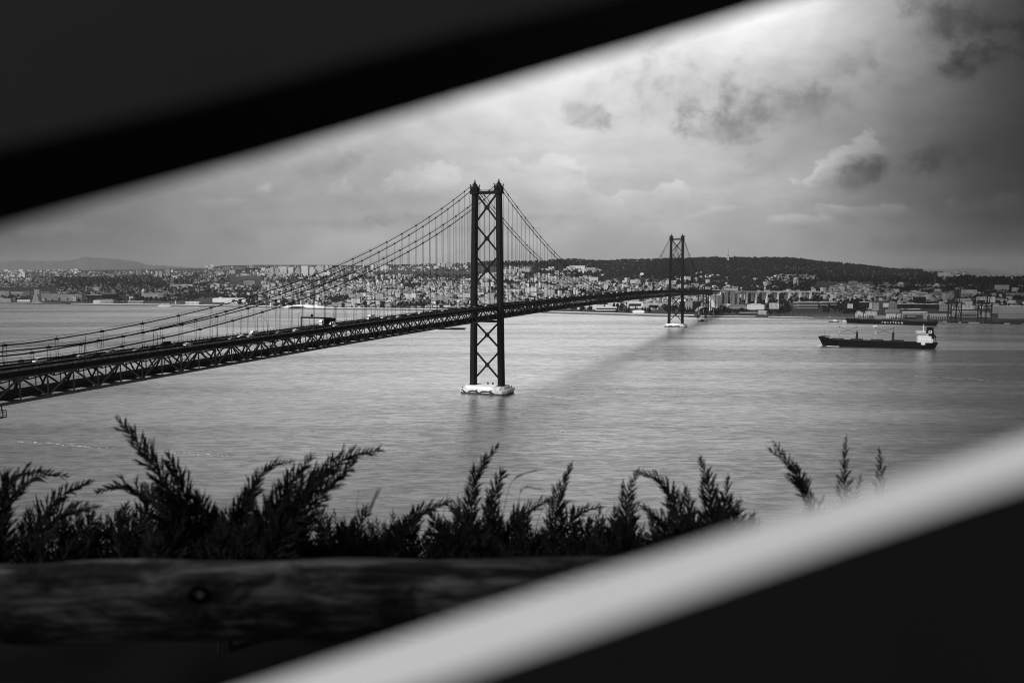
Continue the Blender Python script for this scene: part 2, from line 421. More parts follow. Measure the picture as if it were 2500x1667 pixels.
ysg = np.interp(pxg, PXS, SHY); yrg = np.interp(pxg, RX, RD)
YG = ysg[None, :]+(yrg-ysg)[None, :]*tt[:, None]; XG = YG*ug[None, :]; ZG = land_h(XG, YG)
VV = np.stack([XG, YG, ZG], -1).reshape(-1, 3)
ii = (np.arange(nr-1)[:, None]*nc+np.arange(nc-1)[None, :]).ravel()
FF = np.stack([ii, ii+1, ii+nc+1, ii+nc], -1)
tag(mesh_np('far_shore_land', VV, FF, M['land'], smooth=True), 'low city shore rising to wooded hills across the river', 'land', kind='structure')

def hill(name, prof, D, depth, label, val=M['far_hill'], base=-5):
    xs = np.array([p[0] for p in prof], float); ys_ = np.array([p[1] for p in prof], float)
    px = np.linspace(xs[0], xs[-1], 220); py = np.interp(px, xs, ys_)
    top = EYE-(py-672.03)/FPX*D+(vnoise(px*9, px*0, 40, 3)-.5)*D*.0012
    rows = []
    for k in np.linspace(-1, 1, 13):
        Y = D+depth*k; X = (px-1250)/FPX*Y/1.002; f_ = 1-abs(k)**1.4
        z = base+(top-base)*f_*(1 if abs(k) < 1e-6 else 1+.05*(vnoise(X, np.full_like(X, Y), D*.04, 4)-.5))
        rows.append(np.stack([X, np.full_like(X, Y), z], -1))
    V_ = np.concatenate(rows); n_ = len(px)
    i_ = (np.arange(12)[:, None]*n_+np.arange(n_-1)[None, :]).ravel()
    tag(mesh_np(name, V_, np.stack([i_, i_+1, i_+n_+1, i_+n_], -1), val, smooth=True), label, 'hill', kind='structure')
hill('mountains', [(-200, 650), (0, 640), (30, 637), (50, 636), (120, 637.5), (165, 637), (190, 632), (215, 627.5), (240, 629.5), (275, 631), (300, 634.5), (335, 638), (350, 643), (365, 647), (400, 648), (440, 651), (500, 655), (560, 662)], 21000, 2500, 'pale distant mountain range on the left horizon')
hill('far_hills', [(1960, 668), (2080, 660), (2110, 658), (2150, 656), (2190, 656), (2212, 652), (2235, 654), (2260, 658), (2300, 657), (2345, 655), (2395, 655), (2430, 661), (2460, 660), (2500, 657), (2600, 660)], 13000, 1800, 'faint hills on the right horizon')
hill('far_plain', [(2240, 674), (2300, 668), (2360, 664), (2420, 667), (2500, 668), (2600, 668)], 6500, 900, 'suburban rise beyond the dark wooded slope at right')

# quays: pale paving with a dark wall dropping to the water
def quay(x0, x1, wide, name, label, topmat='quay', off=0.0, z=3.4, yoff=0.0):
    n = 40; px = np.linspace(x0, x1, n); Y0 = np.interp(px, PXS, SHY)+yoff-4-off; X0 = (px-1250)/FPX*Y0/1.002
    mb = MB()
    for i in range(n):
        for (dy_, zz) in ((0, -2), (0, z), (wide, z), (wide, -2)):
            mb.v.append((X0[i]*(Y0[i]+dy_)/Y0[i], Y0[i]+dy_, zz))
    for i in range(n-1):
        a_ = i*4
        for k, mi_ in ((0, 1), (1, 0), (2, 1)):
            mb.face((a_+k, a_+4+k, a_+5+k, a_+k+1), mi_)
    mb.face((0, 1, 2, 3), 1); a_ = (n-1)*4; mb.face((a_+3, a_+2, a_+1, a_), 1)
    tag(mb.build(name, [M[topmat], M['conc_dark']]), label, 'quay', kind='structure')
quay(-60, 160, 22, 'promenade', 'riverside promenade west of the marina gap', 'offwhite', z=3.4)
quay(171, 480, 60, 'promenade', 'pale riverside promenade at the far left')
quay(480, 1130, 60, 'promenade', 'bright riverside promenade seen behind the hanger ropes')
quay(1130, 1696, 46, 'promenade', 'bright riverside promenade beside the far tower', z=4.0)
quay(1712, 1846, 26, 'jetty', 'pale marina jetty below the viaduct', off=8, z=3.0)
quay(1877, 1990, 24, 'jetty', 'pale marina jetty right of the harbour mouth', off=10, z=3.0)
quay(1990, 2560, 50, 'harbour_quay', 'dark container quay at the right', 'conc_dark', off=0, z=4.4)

# ------------------------------------------------------------------ the suspension bridge
TH = 0.3702565; T1 = Vector((-22.836, 734.063, 0)); AX = Vector((math.sin(TH), math.cos(TH), 0)); RT = Vector((math.cos(TH), -math.sin(TH), 0))
BRZ = math.pi/2-TH
def Bp(s, w, z): return T1+AX*s+RT*w+Vector((0, 0, z))
def zbot(s): return 70-9.0*((s-400)/870)**2 if s <= 1013 else 65.53-.0165*(s-1013)
def zroad(s): return zbot(s)+11.3
def lo(s, w, z): return (s, -w, z)
S0, S1 = -520.0, 1694.0
bridge = empty('suspension_bridge', T1, BRZ)
tag(bridge, 'long dark steel suspension bridge with two cross-braced towers crossing the river', 'bridge')
def zcab(s, upper):
    if s < 0: z = 187.5+.4425*s+4.35e-4*s*s if s > -500 else zroad(s)
    elif s <= 1013: z = 78+(188-78)*((s-506.5)/506.5)**2
    else: q = s-1013; z = 187.5-.4425*q+4.35e-4*q*q
    if s < -420: z = max(z, 76.6)
    return z+(4.1 if upper else 0)
panels = [-11.3-22.83*k for k in range(23)][::-1]+[11.5+23.0*k for k in range(44)]+[1013+11.5+22.8*k for k in range(30)]
panels = [s for s in panels if S0 <= s <= S1]
# side trusses
for side in (-1, 1):
    mb = MB(); w = 10.6*side
    ss = np.arange(S0, S1, 11.4)
    for a_, b_ in zip(ss[:-1], ss[1:]):
        for dz, h_ in ((.5, 1.1), (9.6, 1.0)):
            mb.bar(lo(a_, w, zbot(a_)+dz), lo(b_, w, zbot(b_)+dz), .9, h_)
    for i in range(len(panels)-1):
        u, v = panels[i], panels[i+1]; mid = (u+v)/2
        mb.bar(lo(u, w, zbot(u)+9.4), lo(mid, w, zbot(mid)+.8), .60, .62)
        mb.bar(lo(v, w, zbot(v)+9.4), lo(mid, w, zbot(mid)+.8), .60, .62)
        mb.bar(lo(u, w, zbot(u)+.9), lo(u, w, zbot(u)+9.2), .42)
        mb.bar(lo(mid, w, zbot(mid)+.9), lo(mid, w, zbot(mid)+9.2), .42)
        mb.box(lo(mid, w*1.003, zbot(mid)+.7), (2.6, .5, 1.7)); mb.box(lo(u, w*1.003, zbot(u)+9.5), (2.8, .5, 1.6))
    mb.build('side_truss', M['steel_sunlit'], bridge)
# cross frames between the trusses
mb = MB()
for i in range(len(panels)-1):
    u, v = panels[i], panels[i+1]
    for s in (u, (u+v)/2):
        z = zbot(s)
        mb.bar(lo(s, -10.3, z+9.3), lo(s, 10.3, z+9.3), .7, 1.0)
        mb.bar(lo(s, -10.3, z+.6), lo(s, 10.3, z+.6), .7, .9)
        mb.bar(lo(s, -10.2, z+9.0), lo(s, -5.2, z+1.4), .5); mb.bar(lo(s, 10.2, z+9.0), lo(s, 5.2, z+1.4), .5)
        mb.bar(lo(s, -10.2, z+9.0), lo(s, 0, z+6.6), .45); mb.bar(lo(s, 10.2, z+9.0), lo(s, 0, z+6.6), .45)
        mb.bar(lo(s, 0, z+6.6), lo(s, 0, z+9.0), .4)
    mb.bar(lo(u, -10.3, zbot(u)+9.1), lo(v, 10.3, zbot(v)+9.1), .4); mb.bar(lo(u, 10.3, zbot(u)+9.1), lo(v, -10.3, zbot(v)+9.1), .4)
    for w in (-7, -3.5, 0, 3.5, 7): mb.bar(lo(u, w, zbot(u)+9.9), lo(v, w, zbot(v)+9.9), .35, .7)
mb.build('cross_frames', M['steel'], bridge)
def ribbon(w0, w1, d0, d1, mname, name, step=11.4, s0=S0, s1=S1):
    mb = MB(); ss = np.arange(s0, s1+1, step)
    for s in ss:
        z = zbot(s); mb.v += [lo(s, w0, z+d0), lo(s, w1, z+d0), lo(s, w1, z+d1), lo(s, w0, z+d1)]
    for i in range(len(ss)-1):
        a_ = i*4
        for k in range(4):
            j = (k+1) % 4; mb.face((a_+k, a_+j, a_+4+j, a_+4+k))
    mb.face((0, 3, 2, 1)); a_ = 4*(len(ss)-1); mb.face((a_, a_+1, a_+2, a_+3))
    return mb.build(name, M[mname], bridge)
ribbon(-11.0, 11.0, 10.35, 11.3, 'asphalt', 'road_deck')
ribbon(-11.45, -11.05, 9.9, 11.9, 'deckdark', 'deck_edge'); ribbon(11.05, 11.45, 9.9, 11.9, 'deckdark', 'deck_edge')
ribbon(-.25, .25, 11.304, 12.1, 'deckdark', 'median_barrier')
ribbon(-6.6, 6.6, 1.1, 2.6, 'deckdark', 'rail_deck')
ribbon(-9.3, -6.9, 1.9, 2.2, 'deckdark', 'service_walkway'); ribbon(6.9, 9.3, 1.9, 2.2, 'deckdark', 'service_walkway')
mb = MB()
for w in (-7.33, -3.66, 3.66, 7.33):
    for s in np.arange(S0, 900, 9.0):
        z = zroad(s)+.006; z2 = zroad(s+3)+.006
        b0 = len(mb.v); mb.v += [lo(s, w-.1, z), lo(s+3, w-.1, z2), lo(s+3, w+.1, z2), lo(s, w+.1, z)]; mb.face((b0, b0+3, b0+2, b0+1))
tag(mb.build('lane_markings', M['offwhite'], bridge), kind='stuff')
for side in (-1, 1):
    mb = MB(); w = 11.25*side
    for s in np.arange(S0, 1400, 2.85):
        z = zroad(s)+.55; mb.bar(lo(s, w, z), lo(s, w, z+1.0), .16)
    for s in np.arange(S0, 1400, 11.4):
        for q in (.8, 1.15, 1.5): mb.bar(lo(s, w, zroad(s)+q), lo(s+11.4, w, zroad(s+11.4)+q), .07)
    mb.build('parapet', M['steel'], bridge)
    mb = MB(); w = 9.3*side
    for s in np.arange(S0, 700, 2.85): mb.bar(lo(s, w, zbot(s)+2.2), lo(s, w, zbot(s)+3.5), .1)
    for s in np.arange(S0, 700, 11.4):
        for q in (2.8, 3.5): mb.bar(lo(s, w, zbot(s)+q), lo(s+11.4, w, zbot(s+11.4)+q), .09)
    mb.build('walkway_rail', M['steel'], bridge)
# cables, hand ropes and hangers
hang = []
for side in (-1, 1):
    w = 11.85*side
    for up in (False, True):
        for (a_, b_) in ((S0, 0), (0, 1013), (1013, 1500)):
            n = 60; pts = [lo(s, w, zcab(s, up)) for s in np.linspace(a_, b_, n)]
            mb = MB(); mb.tube(pts, .30 if not up else .26, 8)
            c = mb.build('main_cable', M['cable'], bridge, smooth=True)
            mb = MB(); mb.tube([Vector(q)+Vector((0, .5, 1.15)) for q in pts], .035, 4); mb.tube([Vector(q)+Vector((0, -.5, 1.15)) for q in pts], .035, 4)
            mb.build('hand_rope', M['rope'], c)
        off = 0 if not up else 11.45
        for s in panels:
            s = s+off
            if s < -512 or s > 1480 or abs(s) < 5 or abs(s-1013) < 5: continue
            zt = zcab(s, up)
            if zt < zroad(s)+.4: continue
            hang.append((Bp(s, w, zt).length/(zt-zroad(s)+10), s, w, zt))
hang.sort(key=lambda q: Bp(q[1], q[2], q[3]).length)
rest = MB()
for k, (_, s, w, zt) in enumerate(hang):
    mb = MB() if k < 100 else rest
    zb_ = zbot(s)+9.4
    for d in (-.55, .55):
        mb.tube([lo(s+d, w, zb_), lo(s+d, w, zt)], .085, 4, cap=False)
    mb.box(lo(s, w, zt), (1.5, .95, .9)); mb.bar(lo(s, w, zt+.3), lo(s, w, zt+1.3), .12)
    if zt-zb_ > 8: mb.bar(lo(s-.55, w, zb_+6), lo(s+.55, w, zb_+6), .1)
    if k < 100: mb.build('hanger', M['rope'], bridge)
tag(rest.build('hangers', M['rope'], bridge), kind='stuff')
# towers
def tower(s0, name_label):
    t = empty('tower', (0, 0, 0)); t.parent = bridge; t.location = (s0, 0, 0); t['label'] = name_label
    zf, zt = 6.2, 185.0; wb, wt = 14.0, 11.75
    def wc(z): return wb+(wt-wb)*(z-zf)/(zt-zf)
    for side in (-1, 1):
        mb = MB()
        for (z0, z1, k0, k1) in ((zf, 95, 1.06, 1.0), (95, zt, 1.0, .94)):
            for (ws, ds) in ((5.2, 4.2), (3.6, 6.0)):
                P = []
                for z, k in ((z0, k0), (z1, k1)):
                    for a_, b_ in ((-1, -1), (1, -1), (1, 1), (-1, 1)):
                        P.append((a_*ds*k/2, -(side*wc(z))+b_*ws*k/2, z))
                mb.hexa(P)
        mb.box((0, -side*wb, zf+.6), (7.6, 6.8, 1.3))
        for z in np.arange(20, 180, 12): mb.box((0, -side*wc(z), z), (6.1*.99, 3.68, .35)); 
        leg = mb.build('tower_leg', M['steel'], t)
        mb = MB()
        mb.box((0, -side*wt, 184.2), (7.4, 6.3, 5.6)); mb.box((0, -side*wt, 187.6), (6.4, 6.6, 1.3))
        mb.box((0, -side*wt, 189.4), (4.2, 3.4, 2.6), taper=.6); mb.box((0, -side*wt, 191.2), (1.8, 1.8, 1.6))
        for (x, y) in ((-3, -2.9), (3, -2.9), (3, 2.9), (-3, 2.9)):
            mb.bar((x, -side*wt+y, 188), (x*1.15, -side*wt+y*1.1, 190.3), .55); mb.box((x*1.1, -side*wt+y*1.05, 189.6), (1.3, 1.3, .3))
        for q in (-1, -.35, .35, 1): mb.bar((q*1.0, -side*wt+q*.8, 191.5), (q*1.5, -side*wt+q*1.3, 194+.8*(abs(q) < .5)), .22)
        mb.build('cable_saddle', M['steel'], t)
    mb = MB(); mb.box((0, 0, 182.6), (2.6, wt*2-4.6, 2.6))
    for z in (184.6, 185.2): mb.bar((1.1, -9, z), (1.1, 9, z), .09); mb.bar((-1.1, -9, z), (-1.1, 9, z), .09)
    for y in np.arange(-9, 9.1, 1.5): mb.bar((1.1, y, 183.8), (1.1, y, 185.2), .09); mb.bar((-1.1, y, 183.8), (-1.1, y, 185.2), .09)
    mb.build('cross_beam', M['steel'], t)
    mb = MB(); mb.box((0, 0, 66.0), (3.0, wc(64)*2-4, 1.9)); mb.build('deck_beam', M['steel'], t)
    for (za, zb_) in ((181.5, 157), (153.2, 129.6), (125, 101.2), (64.8, 42), (38.2, 13.2)):
        mb = MB(); wa, wbb = wc(za)-2.4, wc(zb_)-2.4; zc = (za+zb_)/2
        mb.bar((0, -wa, za-.6), (0, wbb, zb_+.6), 1.35, 1.45); mb.bar((.02, wa, za-.6), (.02, -wbb, zb_+.6), 1.35, 1.42)
        mb.box((0, 0, zc), (1.55, 2.8, 2.8)); 
        mb.prism([(-2.3, 0), (0, -2.3), (2.3, 0), (0, 2.3)], lambda p: (-.72, p[0], zc+p[1]), lambda p: (.72, p[0], zc+p[1]))
        mb.build('cross_brace', M['steel'], t)
    # foundation pier with its painted mural
    mb = MB()
    def ring(k, w_, l_, z, c=3.4): return [(a_*k, b_*k, z) for a_, b_ in ((-l_+c*.8, -w_), (l_-c*.8, -w_), (l_, -w_+c), (l_, w_-c), (l_-c*.8, w_), (-l_+c*.8, w_), (-l_, w_-c), (-l_, -w_+c))]
    rings = [ring(1.0, 22.6, 12.2, -3), ring(1.0, 22.6, 12.2, 1.2), ring(1.045, 22.6, 12.2, 3.6), ring(1.045, 22.6, 12.2, 4.5), ring(.93, 21.0, 10.2, 4.5, 3), ring(.93, 21.0, 10.2, 7.0, 3)]
    for r_ in rings: mb.v += r_
    for i in range(len(rings)-1):
        for k in range(8):
            j = (k+1) % 8; mb.face((i*8+k, i*8+j, i*8+8+j, i*8+8+k), 1 if i == 0 else 0)
    mb.face([40+k for k in range(8)]); 
    for (x, y) in ((-11, 20), (-11, -17), (10, -20), (-9, 3)): mb.tube([(x, y, 4.5), (x, y, 6.1)], .4, 8, 1)
    for y in (2, -3): mb.box((6, y, 7.9), (1.2, 1.2, 1.8), mi=1)
    pier = mb.build('foundation_pier', [M['white_conc'], M['mural']], t)
    def paint(shape, y0, x_face, k=1.0):
        mm = MB()
        def on_face(p, d):
            z = .7+p[1]*k; q = (z-.7)/2.9; x = -(12.2*(1+.045*q))-d
            return (x, y0-p[0]*k, z)
        mm.prism(shape, lambda p: on_face(p, .02), lambda p: on_face(p, .05)); return mm.build('mural_figure', M['mural'], pier)
    dolph = [(-7, .2), (-5.8, 1.0), (-5.2, 1.9), (-3.5, 2.7), (-1, 2.85), (.6, 2.7), (1.7, 3.5), (3.0, 3.6), (2.2, 2.9), (2.3, 2.3), (3.6, 1.2), (4.6, .1), (2.0, 0.0), (1.2, 1.0), (-1.0, 1.2), (-4, .9)]
    paint([(p[0]*1.1, p[1]*1.0) for p in dolph], 7.5, 0); paint([(p[0]*1.45, p[1]*.98) for p in dolph], -6, 0)
    paint([(0, 3.4), (1.6, 3.3), (4.2, 1.4), (6.2, .1), (2.6, .1), (2.4, 1.2)], 21.2, 0)
    return t
tower(0, 'near tower of the bridge standing in mid river')
tower(1013, 'far tower of the bridge beside the north shore')
# truss towers under the north approach
for s_, hb in ((1405, 3), (1496, 3), (1600, 4)):
    mb = MB()
    for w in (-10, 10):
        mb.bar(lo(s_, w, hb), lo(s_, w, zbot(s_)), 2.2 if s_ != 1600 else 1.6, 2.2 if s_ != 1600 else 1.6)
    n = 2
    for k in range(n):
        z0, z1 = hb+(zbot(s_)-hb)*k/n, hb+(zbot(s_)-hb)*(k+1)/n
        mb.bar(lo(s_, -10, z0), lo(s_, 10, z1), .8); mb.bar(lo(s_, 10, z0), lo(s_, -10, z1), .8)
    mb.box(lo(s_, -10, hb-1), (7, 7, 6)); mb.box(lo(s_, 10, hb-1), (7, 7, 6))
    mb.build('approach_support', M['steel'], bridge)
mb = MB()
for w in (-11.9, 11.9): mb.bar(lo(1490, w, zbot(1496)-1), lo(1490, w, zroad(1496)+9), 2.6)
mb.bar(lo(1490, -11.9, zbot(1496)-.5), lo(1490, 11.9, zbot(1496)-.5), 1.2)
mb.build('cable_bent', M['steel'], bridge)
# south side-span support and the inspection cage hanging under the deck
mb = MB()
for w in (-12, 12): mb.bar(lo(-485.5, w, -2), lo(-485.5, w*.98, zbot(-485)), 3, 3)
mb.bar(lo(-485.5, -12, 30), lo(-485.5, 12, 55), 1.2); mb.bar(lo(-485.5, 12, 30), lo(-485.5, -12, 55), 1.2)
mb.build('side_support', M['steel'], bridge)
mb = MB()
for x in (-476.6, -475.3, -474): 
    for w in (9, 11): mb.bar(lo(x, w, 56.6), lo(x, w, 59.3), .14)
for z in (56.6, 57.5, 58.4, 59.2):
    for w in (9, 11): mb.bar(lo(-476.6, w, z), lo(-474, w, z), .12)
    for x in (-476.6, -474): mb.bar(lo(x, 9, z), lo(x, 11, z), .12)
mb.box(lo(-475.3, 10, 56.6), (2.8, 2.2, .2)); mb.bar(lo(-475, 10, 59.2), lo(-475, 10, 61.2), .3)
mb.build('inspection_cage', M['steel'], bridge)

# concrete viaduct carrying on from the bridge
vp = [(1756, 2330), (1761.5, 2338), (1775, 2370), (1788.5, 2402), (1805, 2430), (1825.5, 2457), (1848, 2480), (1874, 2500), (1901, 2515), (1928, 2525), (1954, 2532), (1980, 2540), (2004, 2550)]
via = empty('concrete_viaduct', (0, 0, 0)); tag(via, 'pale concrete viaduct on tall slab piers curving inland from the north end of the bridge', 'viaduct')
VP = []
for px, Y in vp:
    top = 708+4*min(1, (px-1756)/60)
    VP.append(pz(px, top, Y))
mb = MB(); mp_ = MB(); 
for i in range(len(VP)-1):
    a_, b_ = VP[i], VP[i+1]; d = (b_-a_); d.z = 0; d.normalize(); nrm = Vector((d.y, -d.x, 0))
    back_ = nrm*-24
    mb.bar(a_+back_*.5+Vector((0, 0, .4)), b_+back_*.5+Vector((0, 0, .4)), 25, 1.6)
    mb.bar(a_-nrm*.2+Vector((0, 0, 1.2)), b_-nrm*.2+Vector((0, 0, 1.2)), .5, 1.0)
    if i > 0:   # haunched girder: deeper towards the piers
        n = 10; Ls = (b_-a_).length
        for off in (0.6, 23.4):
            P = [a_-nrm*off+d*(Ls*k/n)+Vector((0, 0, -.4)) for k in range(n+1)]
            dep = [1.2+3.6*(abs(2*k/n-1))**2 for k in range(n+1)]
            for k in range(n):
                p0, p1 = P[k], P[k+1]; w_ = nrm*.6
                mb.hexa([p0-w_-Vector((0, 0, dep[k])), p1-w_-Vector((0, 0, dep[k+1])), p1+w_-Vector((0, 0, dep[k+1])), p0+w_-Vector((0, 0, dep[k])), p0-w_, p1-w_, p1+w_, p0+w_])
mb.build('viaduct_deck', M['conc'], via)
for i in range(1, len(VP)-1):
    a_ = VP[i]; d = (VP[i+1]-VP[i-1]); d.z = 0; d.normalize(); nrm = Vector((d.y, -d.x, 0))
    zb_ = float(land_h(a_.x, a_.y))-2; mb = MB()
    th_ = 7.0 if i == 1 else 4.2
    for o0, o1 in (((0, 24),) if i == 1 else ((0, 7), (15, 22))):
        c0 = a_-nrm*o0; c1 = a_-nrm*o1; hw = d*(th_/2)
        mb.hexa([(q.x, q.y, z) for z in (zb_, a_.z-3.0) for q in (c0-hw, c0+hw, c1+hw, c1-hw)])
    mb.build('viaduct_pier', M['conc'], via)
# anchorage block under the end of the steel spans
mb = MB(); q = Bp(1694, 0, 0)
P = [Bp(1640, -13, 0), Bp(1705, -13, 0), Bp(1705, 11, 0), Bp(1640, 11, 0)]
mb.hexa([(p.x, p.y, 0) for p in P]+[(p.x, p.y, zbot(1690)-3) for p in P])
anc = mb.build('anchorage_block', M['conc']); tag(anc, 'big plain concrete anchorage wall under the north end of the steel bridge', 'anchorage')
mb = MB(); q = pz(1775, 765, 2290)
mb.prism([(-17, 0), (-12, 24), (10, 24), (20, 0)], lambda p: (q.x+p[0], q.y, 2+p[1]), lambda p: (q.x+p[0]*.8+4, q.y+30, 2+p[1]))
tag(mb.build('concrete_buttress', M['conc']), 'pale trapezoid concrete block at the foot of the first viaduct pier', 'building')

# ------------------------------------------------------------------ traffic
def car_proto(kind, paint):
    dims = {'car': (4.3, 1.78, 1.46), 'van': (5.0, 1.95, 1.95), 'bus': (12.0, 2.5, 3.2), 'box': (7.5, 2.4, 3.3), 'truck': (15.5, 2.5, 3.9)}[kind]
    Lc, Wc, Hc = dims; root = empty('car' if kind == 'car' else {'van': 'van', 'bus': 'bus', 'box': 'box_truck', 'truck': 'articulated_lorry'}[kind])
    h = Lc/2
    def prof(mb, pts, wd, mi=0, inset=0.0, zt=None):
        base = len(mb.v); n = len(pts); top = max(p[1] for p in pts); bot = min(p[1] for p in pts)
        for sd in (-1, 1):
            for x, z in pts:
                k = 1-inset*(z-bot)/max(top-bot, .01); mb.v.append((x, sd*wd/2*k, z))
        mb.face([base+i for i in range(n)][::-1], mi); mb.face([base+n+i for i in range(n)], mi)
        for i in range(n):
            j = (i+1) % n; mb.face((base+j, base+i, base+n+i, base+n+j), mi)
    mb = MB(); gl = MB()
    if kind == 'car':
        prof(mb, [(-h, .35), (-h+.1, .85), (-h+1.0, .98), (h-.5, 1.0), (h-.05, .85), (h, .4), (h-.3, .25), (-h+.3, .25)], Wc, 0, .04)
        prof(gl, [(-h+1.0, .97), (-h+1.75, 1.40), (h-.95, 1.40), (h-.25, .98)], Wc*.94, 0, .16)
        prof(mb, [(-h+1.65, 1.38), (-h+1.85, 1.46), (h-1.1, 1.46), (h-.85, 1.38)], Wc*.80, 0, .05)
        for sd in (-1, 1):
            for x0, x1 in ((-h+1.0, -h+1.72), (h-.25, h-.92)): mb.bar((x0, sd*Wc*.462, .98), (x1, sd*Wc*.40, 1.40), .09)
            mb.bar((.1, sd*Wc*.462, .98), (.1, sd*Wc*.40, 1.42), .10)
        wx = (-h+.8, h-.8)
    elif kind == 'van':
        prof(mb, [(-h, .35), (-h+.05, .9), (-h+1.0, 1.12), (-h+1.75, 1.85), (-h+2.0, 1.95), (h-.15, 1.95), (h, 1.7), (h, .35), (h-.3, .28), (-h+.3, .28)], Wc, 0, .07)
        prof(gl, [(-h+1.12, 1.16), (-h+1.70, 1.74), (-h+2.5, 1.74), (-h+2.5, 1.12)], Wc*1.0, 0, .03)
        wx = (-h+.85, h-.9)
    elif kind == 'bus':
        prof(mb, [(-h, .4), (-h, 2.9), (-h+.3, 3.2), (h-.2, 3.2), (h, 3.0), (h, .4)], Wc, 0, .03)
        prof(gl, [(-h+.3, 1.4), (-h+.3, 2.6), (h-.4, 2.6), (h-.4, 1.4)], Wc*1.012, 0, 0.0)
        gl.box((-h-.003, 0, 1.9), (.03, 2.1, 1.6)); wx = (-h+2.4, h-3.0)
    elif kind == 'box':
        prof(mb, [(-h, .45), (-h, 1.3), (-h+.5, 2.3), (-h+1.7, 2.4), (-h+1.7, .45)], 2.1, 0, .05)
        mb.box((.9, 0, 2.0), (Lc-1.9, Wc, 2.6)); mb.box((0, 0, .6), (Lc-.8, .9, .3), mi=0)
        prof(gl, [(-h+.02, 1.4), (-h+.42, 2.15), (-h+1.3, 2.15), (-h+1.3, 1.4)], 2.12, 0, .03); wx = (-h+.9, h-1.5)
    else:
        prof(mb, [(-h, .5), (-h, 2.4), (-h+.4, 3.3), (-h+2.1, 3.7), (-h+2.1, .5)], 2.5, 0, .05)
        prof(gl, [(-h-.02, 1.7), (-h+.02, 2.45), (-h+.25, 2.9), (-h+1.4, 2.7), (-h+1.4, 1.8)], 2.45, 0, .01)
        tr = MB(); tr.box((1.3, 0, 2.45), (12.8, 2.5, 2.9)); tr.box((1.3, 0, .85), (12.6, 1.0, .3)); tr.build('trailer', M['black'], root); wx = (-h+1.3, -h+4.5, h-3.4, h-2.1)
    mb.build('body', M[paint], root); gl.build('window', M['glass'], root)
    for x in wx:
        for sd in (-1, 1):
            wm = MB(); r_ = .33 if kind in ('car', 'van') else .5
            wm.tube([(x, sd*(Wc/2-.24), r_), (x, sd*(Wc/2+.015), r_)], r_, 12); wm.build('wheel', M['tyre'], root)
    return root
protos = {}
cars = [  # photo px of each vehicle, kind, paint, direction (-1 = towards the viewer's shore)
 (93, 879, 'van', 'white'), (197, 862, 'car', 'white'), (232, 866, 'car', 'dark'), (270, 856, 'car', 'grey'), (335, 853, 'car', 'grey'), (368, 851, 'car', 'dark'), (404, 840, 'van', 'black'), (431, 840, 'car', 'dark'),
 (458, 841, 'car', 'white'), (517, 827, 'car', 'dark'), (567, 825, 'car', 'grey'), (589, 820, 'car', 'white'), (618, 812, 'van', 'white'), (612, 819, 'car', 'offwhite'), (660, 813, 'car', 'dark'), (682, 811, 'car', 'grey'), (723, 805, 'car', 'white'),
 (771, 800, 'car', 'dark'), (800, 786, 'truck', 'white'), (812, 791, 'van', 'white'), (820, 794, 'car', 'white'), (870, 784, 'car', 'dark'), (905, 777, 'box', 'white'), (936, 775, 'car', 'white'), (953, 777, 'car', 'grey'),
 (973, 773, 'car', 'white'), (1000, 768, 'car', 'offwhite'), (1026, 764, 'car', 'white'), (1053, 760, 'car', 'white'), (1082, 759, 'car', 'offwhite'), (1094, 755, 'car', 'grey'), (1124, 751, 'car', 'grey'), (1144, 750, 'car', 'grey'), (1159, 749, 'car', 'grey'),
 (1180, 743, 'car', 'white'), (1187, 746, 'car', 'white'), (1285, 729, 'bus', 'grey'), (1296, 733, 'car', 'offwhite'), (1311, 731, 'car', 'white'), (1333, 728, 'bus', 'offwhite'), (1342, 728, 'van', 'white'), (1359, 725, 'car', 'white'),
 (1373, 723, 'car', 'white'), (1386, 723, 'car', 'white'), (1406, 722, 'car', 'white'), (1415, 722, 'car', 'white'), (1424, 717, 'box', 'white'), (1434, 718, 'van', 'grey'), (1449, 717, 'car', 'white'), (1474, 715, 'bus', 'white'), (1492, 713, 'car', 'white'), (1505, 712, 'van', 'white'),
 (1520, 711, 'car', 'white'), (1533, 711, 'van', 'offwhite'), (1547, 710, 'car', 'white'), (1561, 709, 'car', 'grey'), (1577, 708, 'van', 'white'), (1590, 708, 'car', 'white'), (1604, 707, 'van', 'white'), (1619, 707, 'car', 'white'), (1629, 706, 'car', 'offwhite'), (1650, 705, 'van', 'white'), (1661, 705, 'car', 'white'), (1678, 705, 'van', 'white'), (1698, 704, 'car', 'white'), (1716, 704, 'car', 'offwhite')]
def on_road(px, py):
    s = 0.0
    for _ in range(60):
        p = on_water(px, py, zroad(min(max(s, -500), 1690))+.75) if False else None
        d = ray(px, py); z = zroad(min(max(s, -500), 1690))+.75
        if d[2] >= -1e-4: return s, 0
        t = (z-EYE)/d[2]; q = Vector((t*d[0], t*d[1], 0))-Vector((T1.x, T1.y, 0)); s = .5*s+.5*q.dot(AX); w = q.dot(RT)
    return s, w
def on_road_x(px, w):
    lo_, hi_ = -500., 1690.
    for _ in range(50):
        mid = (lo_+hi_)/2; p = Bp(mid, w, 0); x = 1250+FPX*p.x/(p.y*1.003)
        if x < px: lo_ = mid
        else: hi_ = mid
    return (lo_+hi_)/2
ORD = 'first second third fourth fifth sixth seventh eighth ninth tenth eleventh twelfth thirteenth fourteenth fifteenth sixteenth seventeenth eighteenth nineteenth twentieth'.split()
def ordw(n):
    if n <= 20: return ORD[n-1]
    return {2: 'twenty', 3: 'thirty', 4: 'forty'}[n//10]+'-'+ORD[n % 10-1] if n % 10 else {2: 'twentieth', 3: 'thirtieth', 4: 'fortieth'}[n//10]
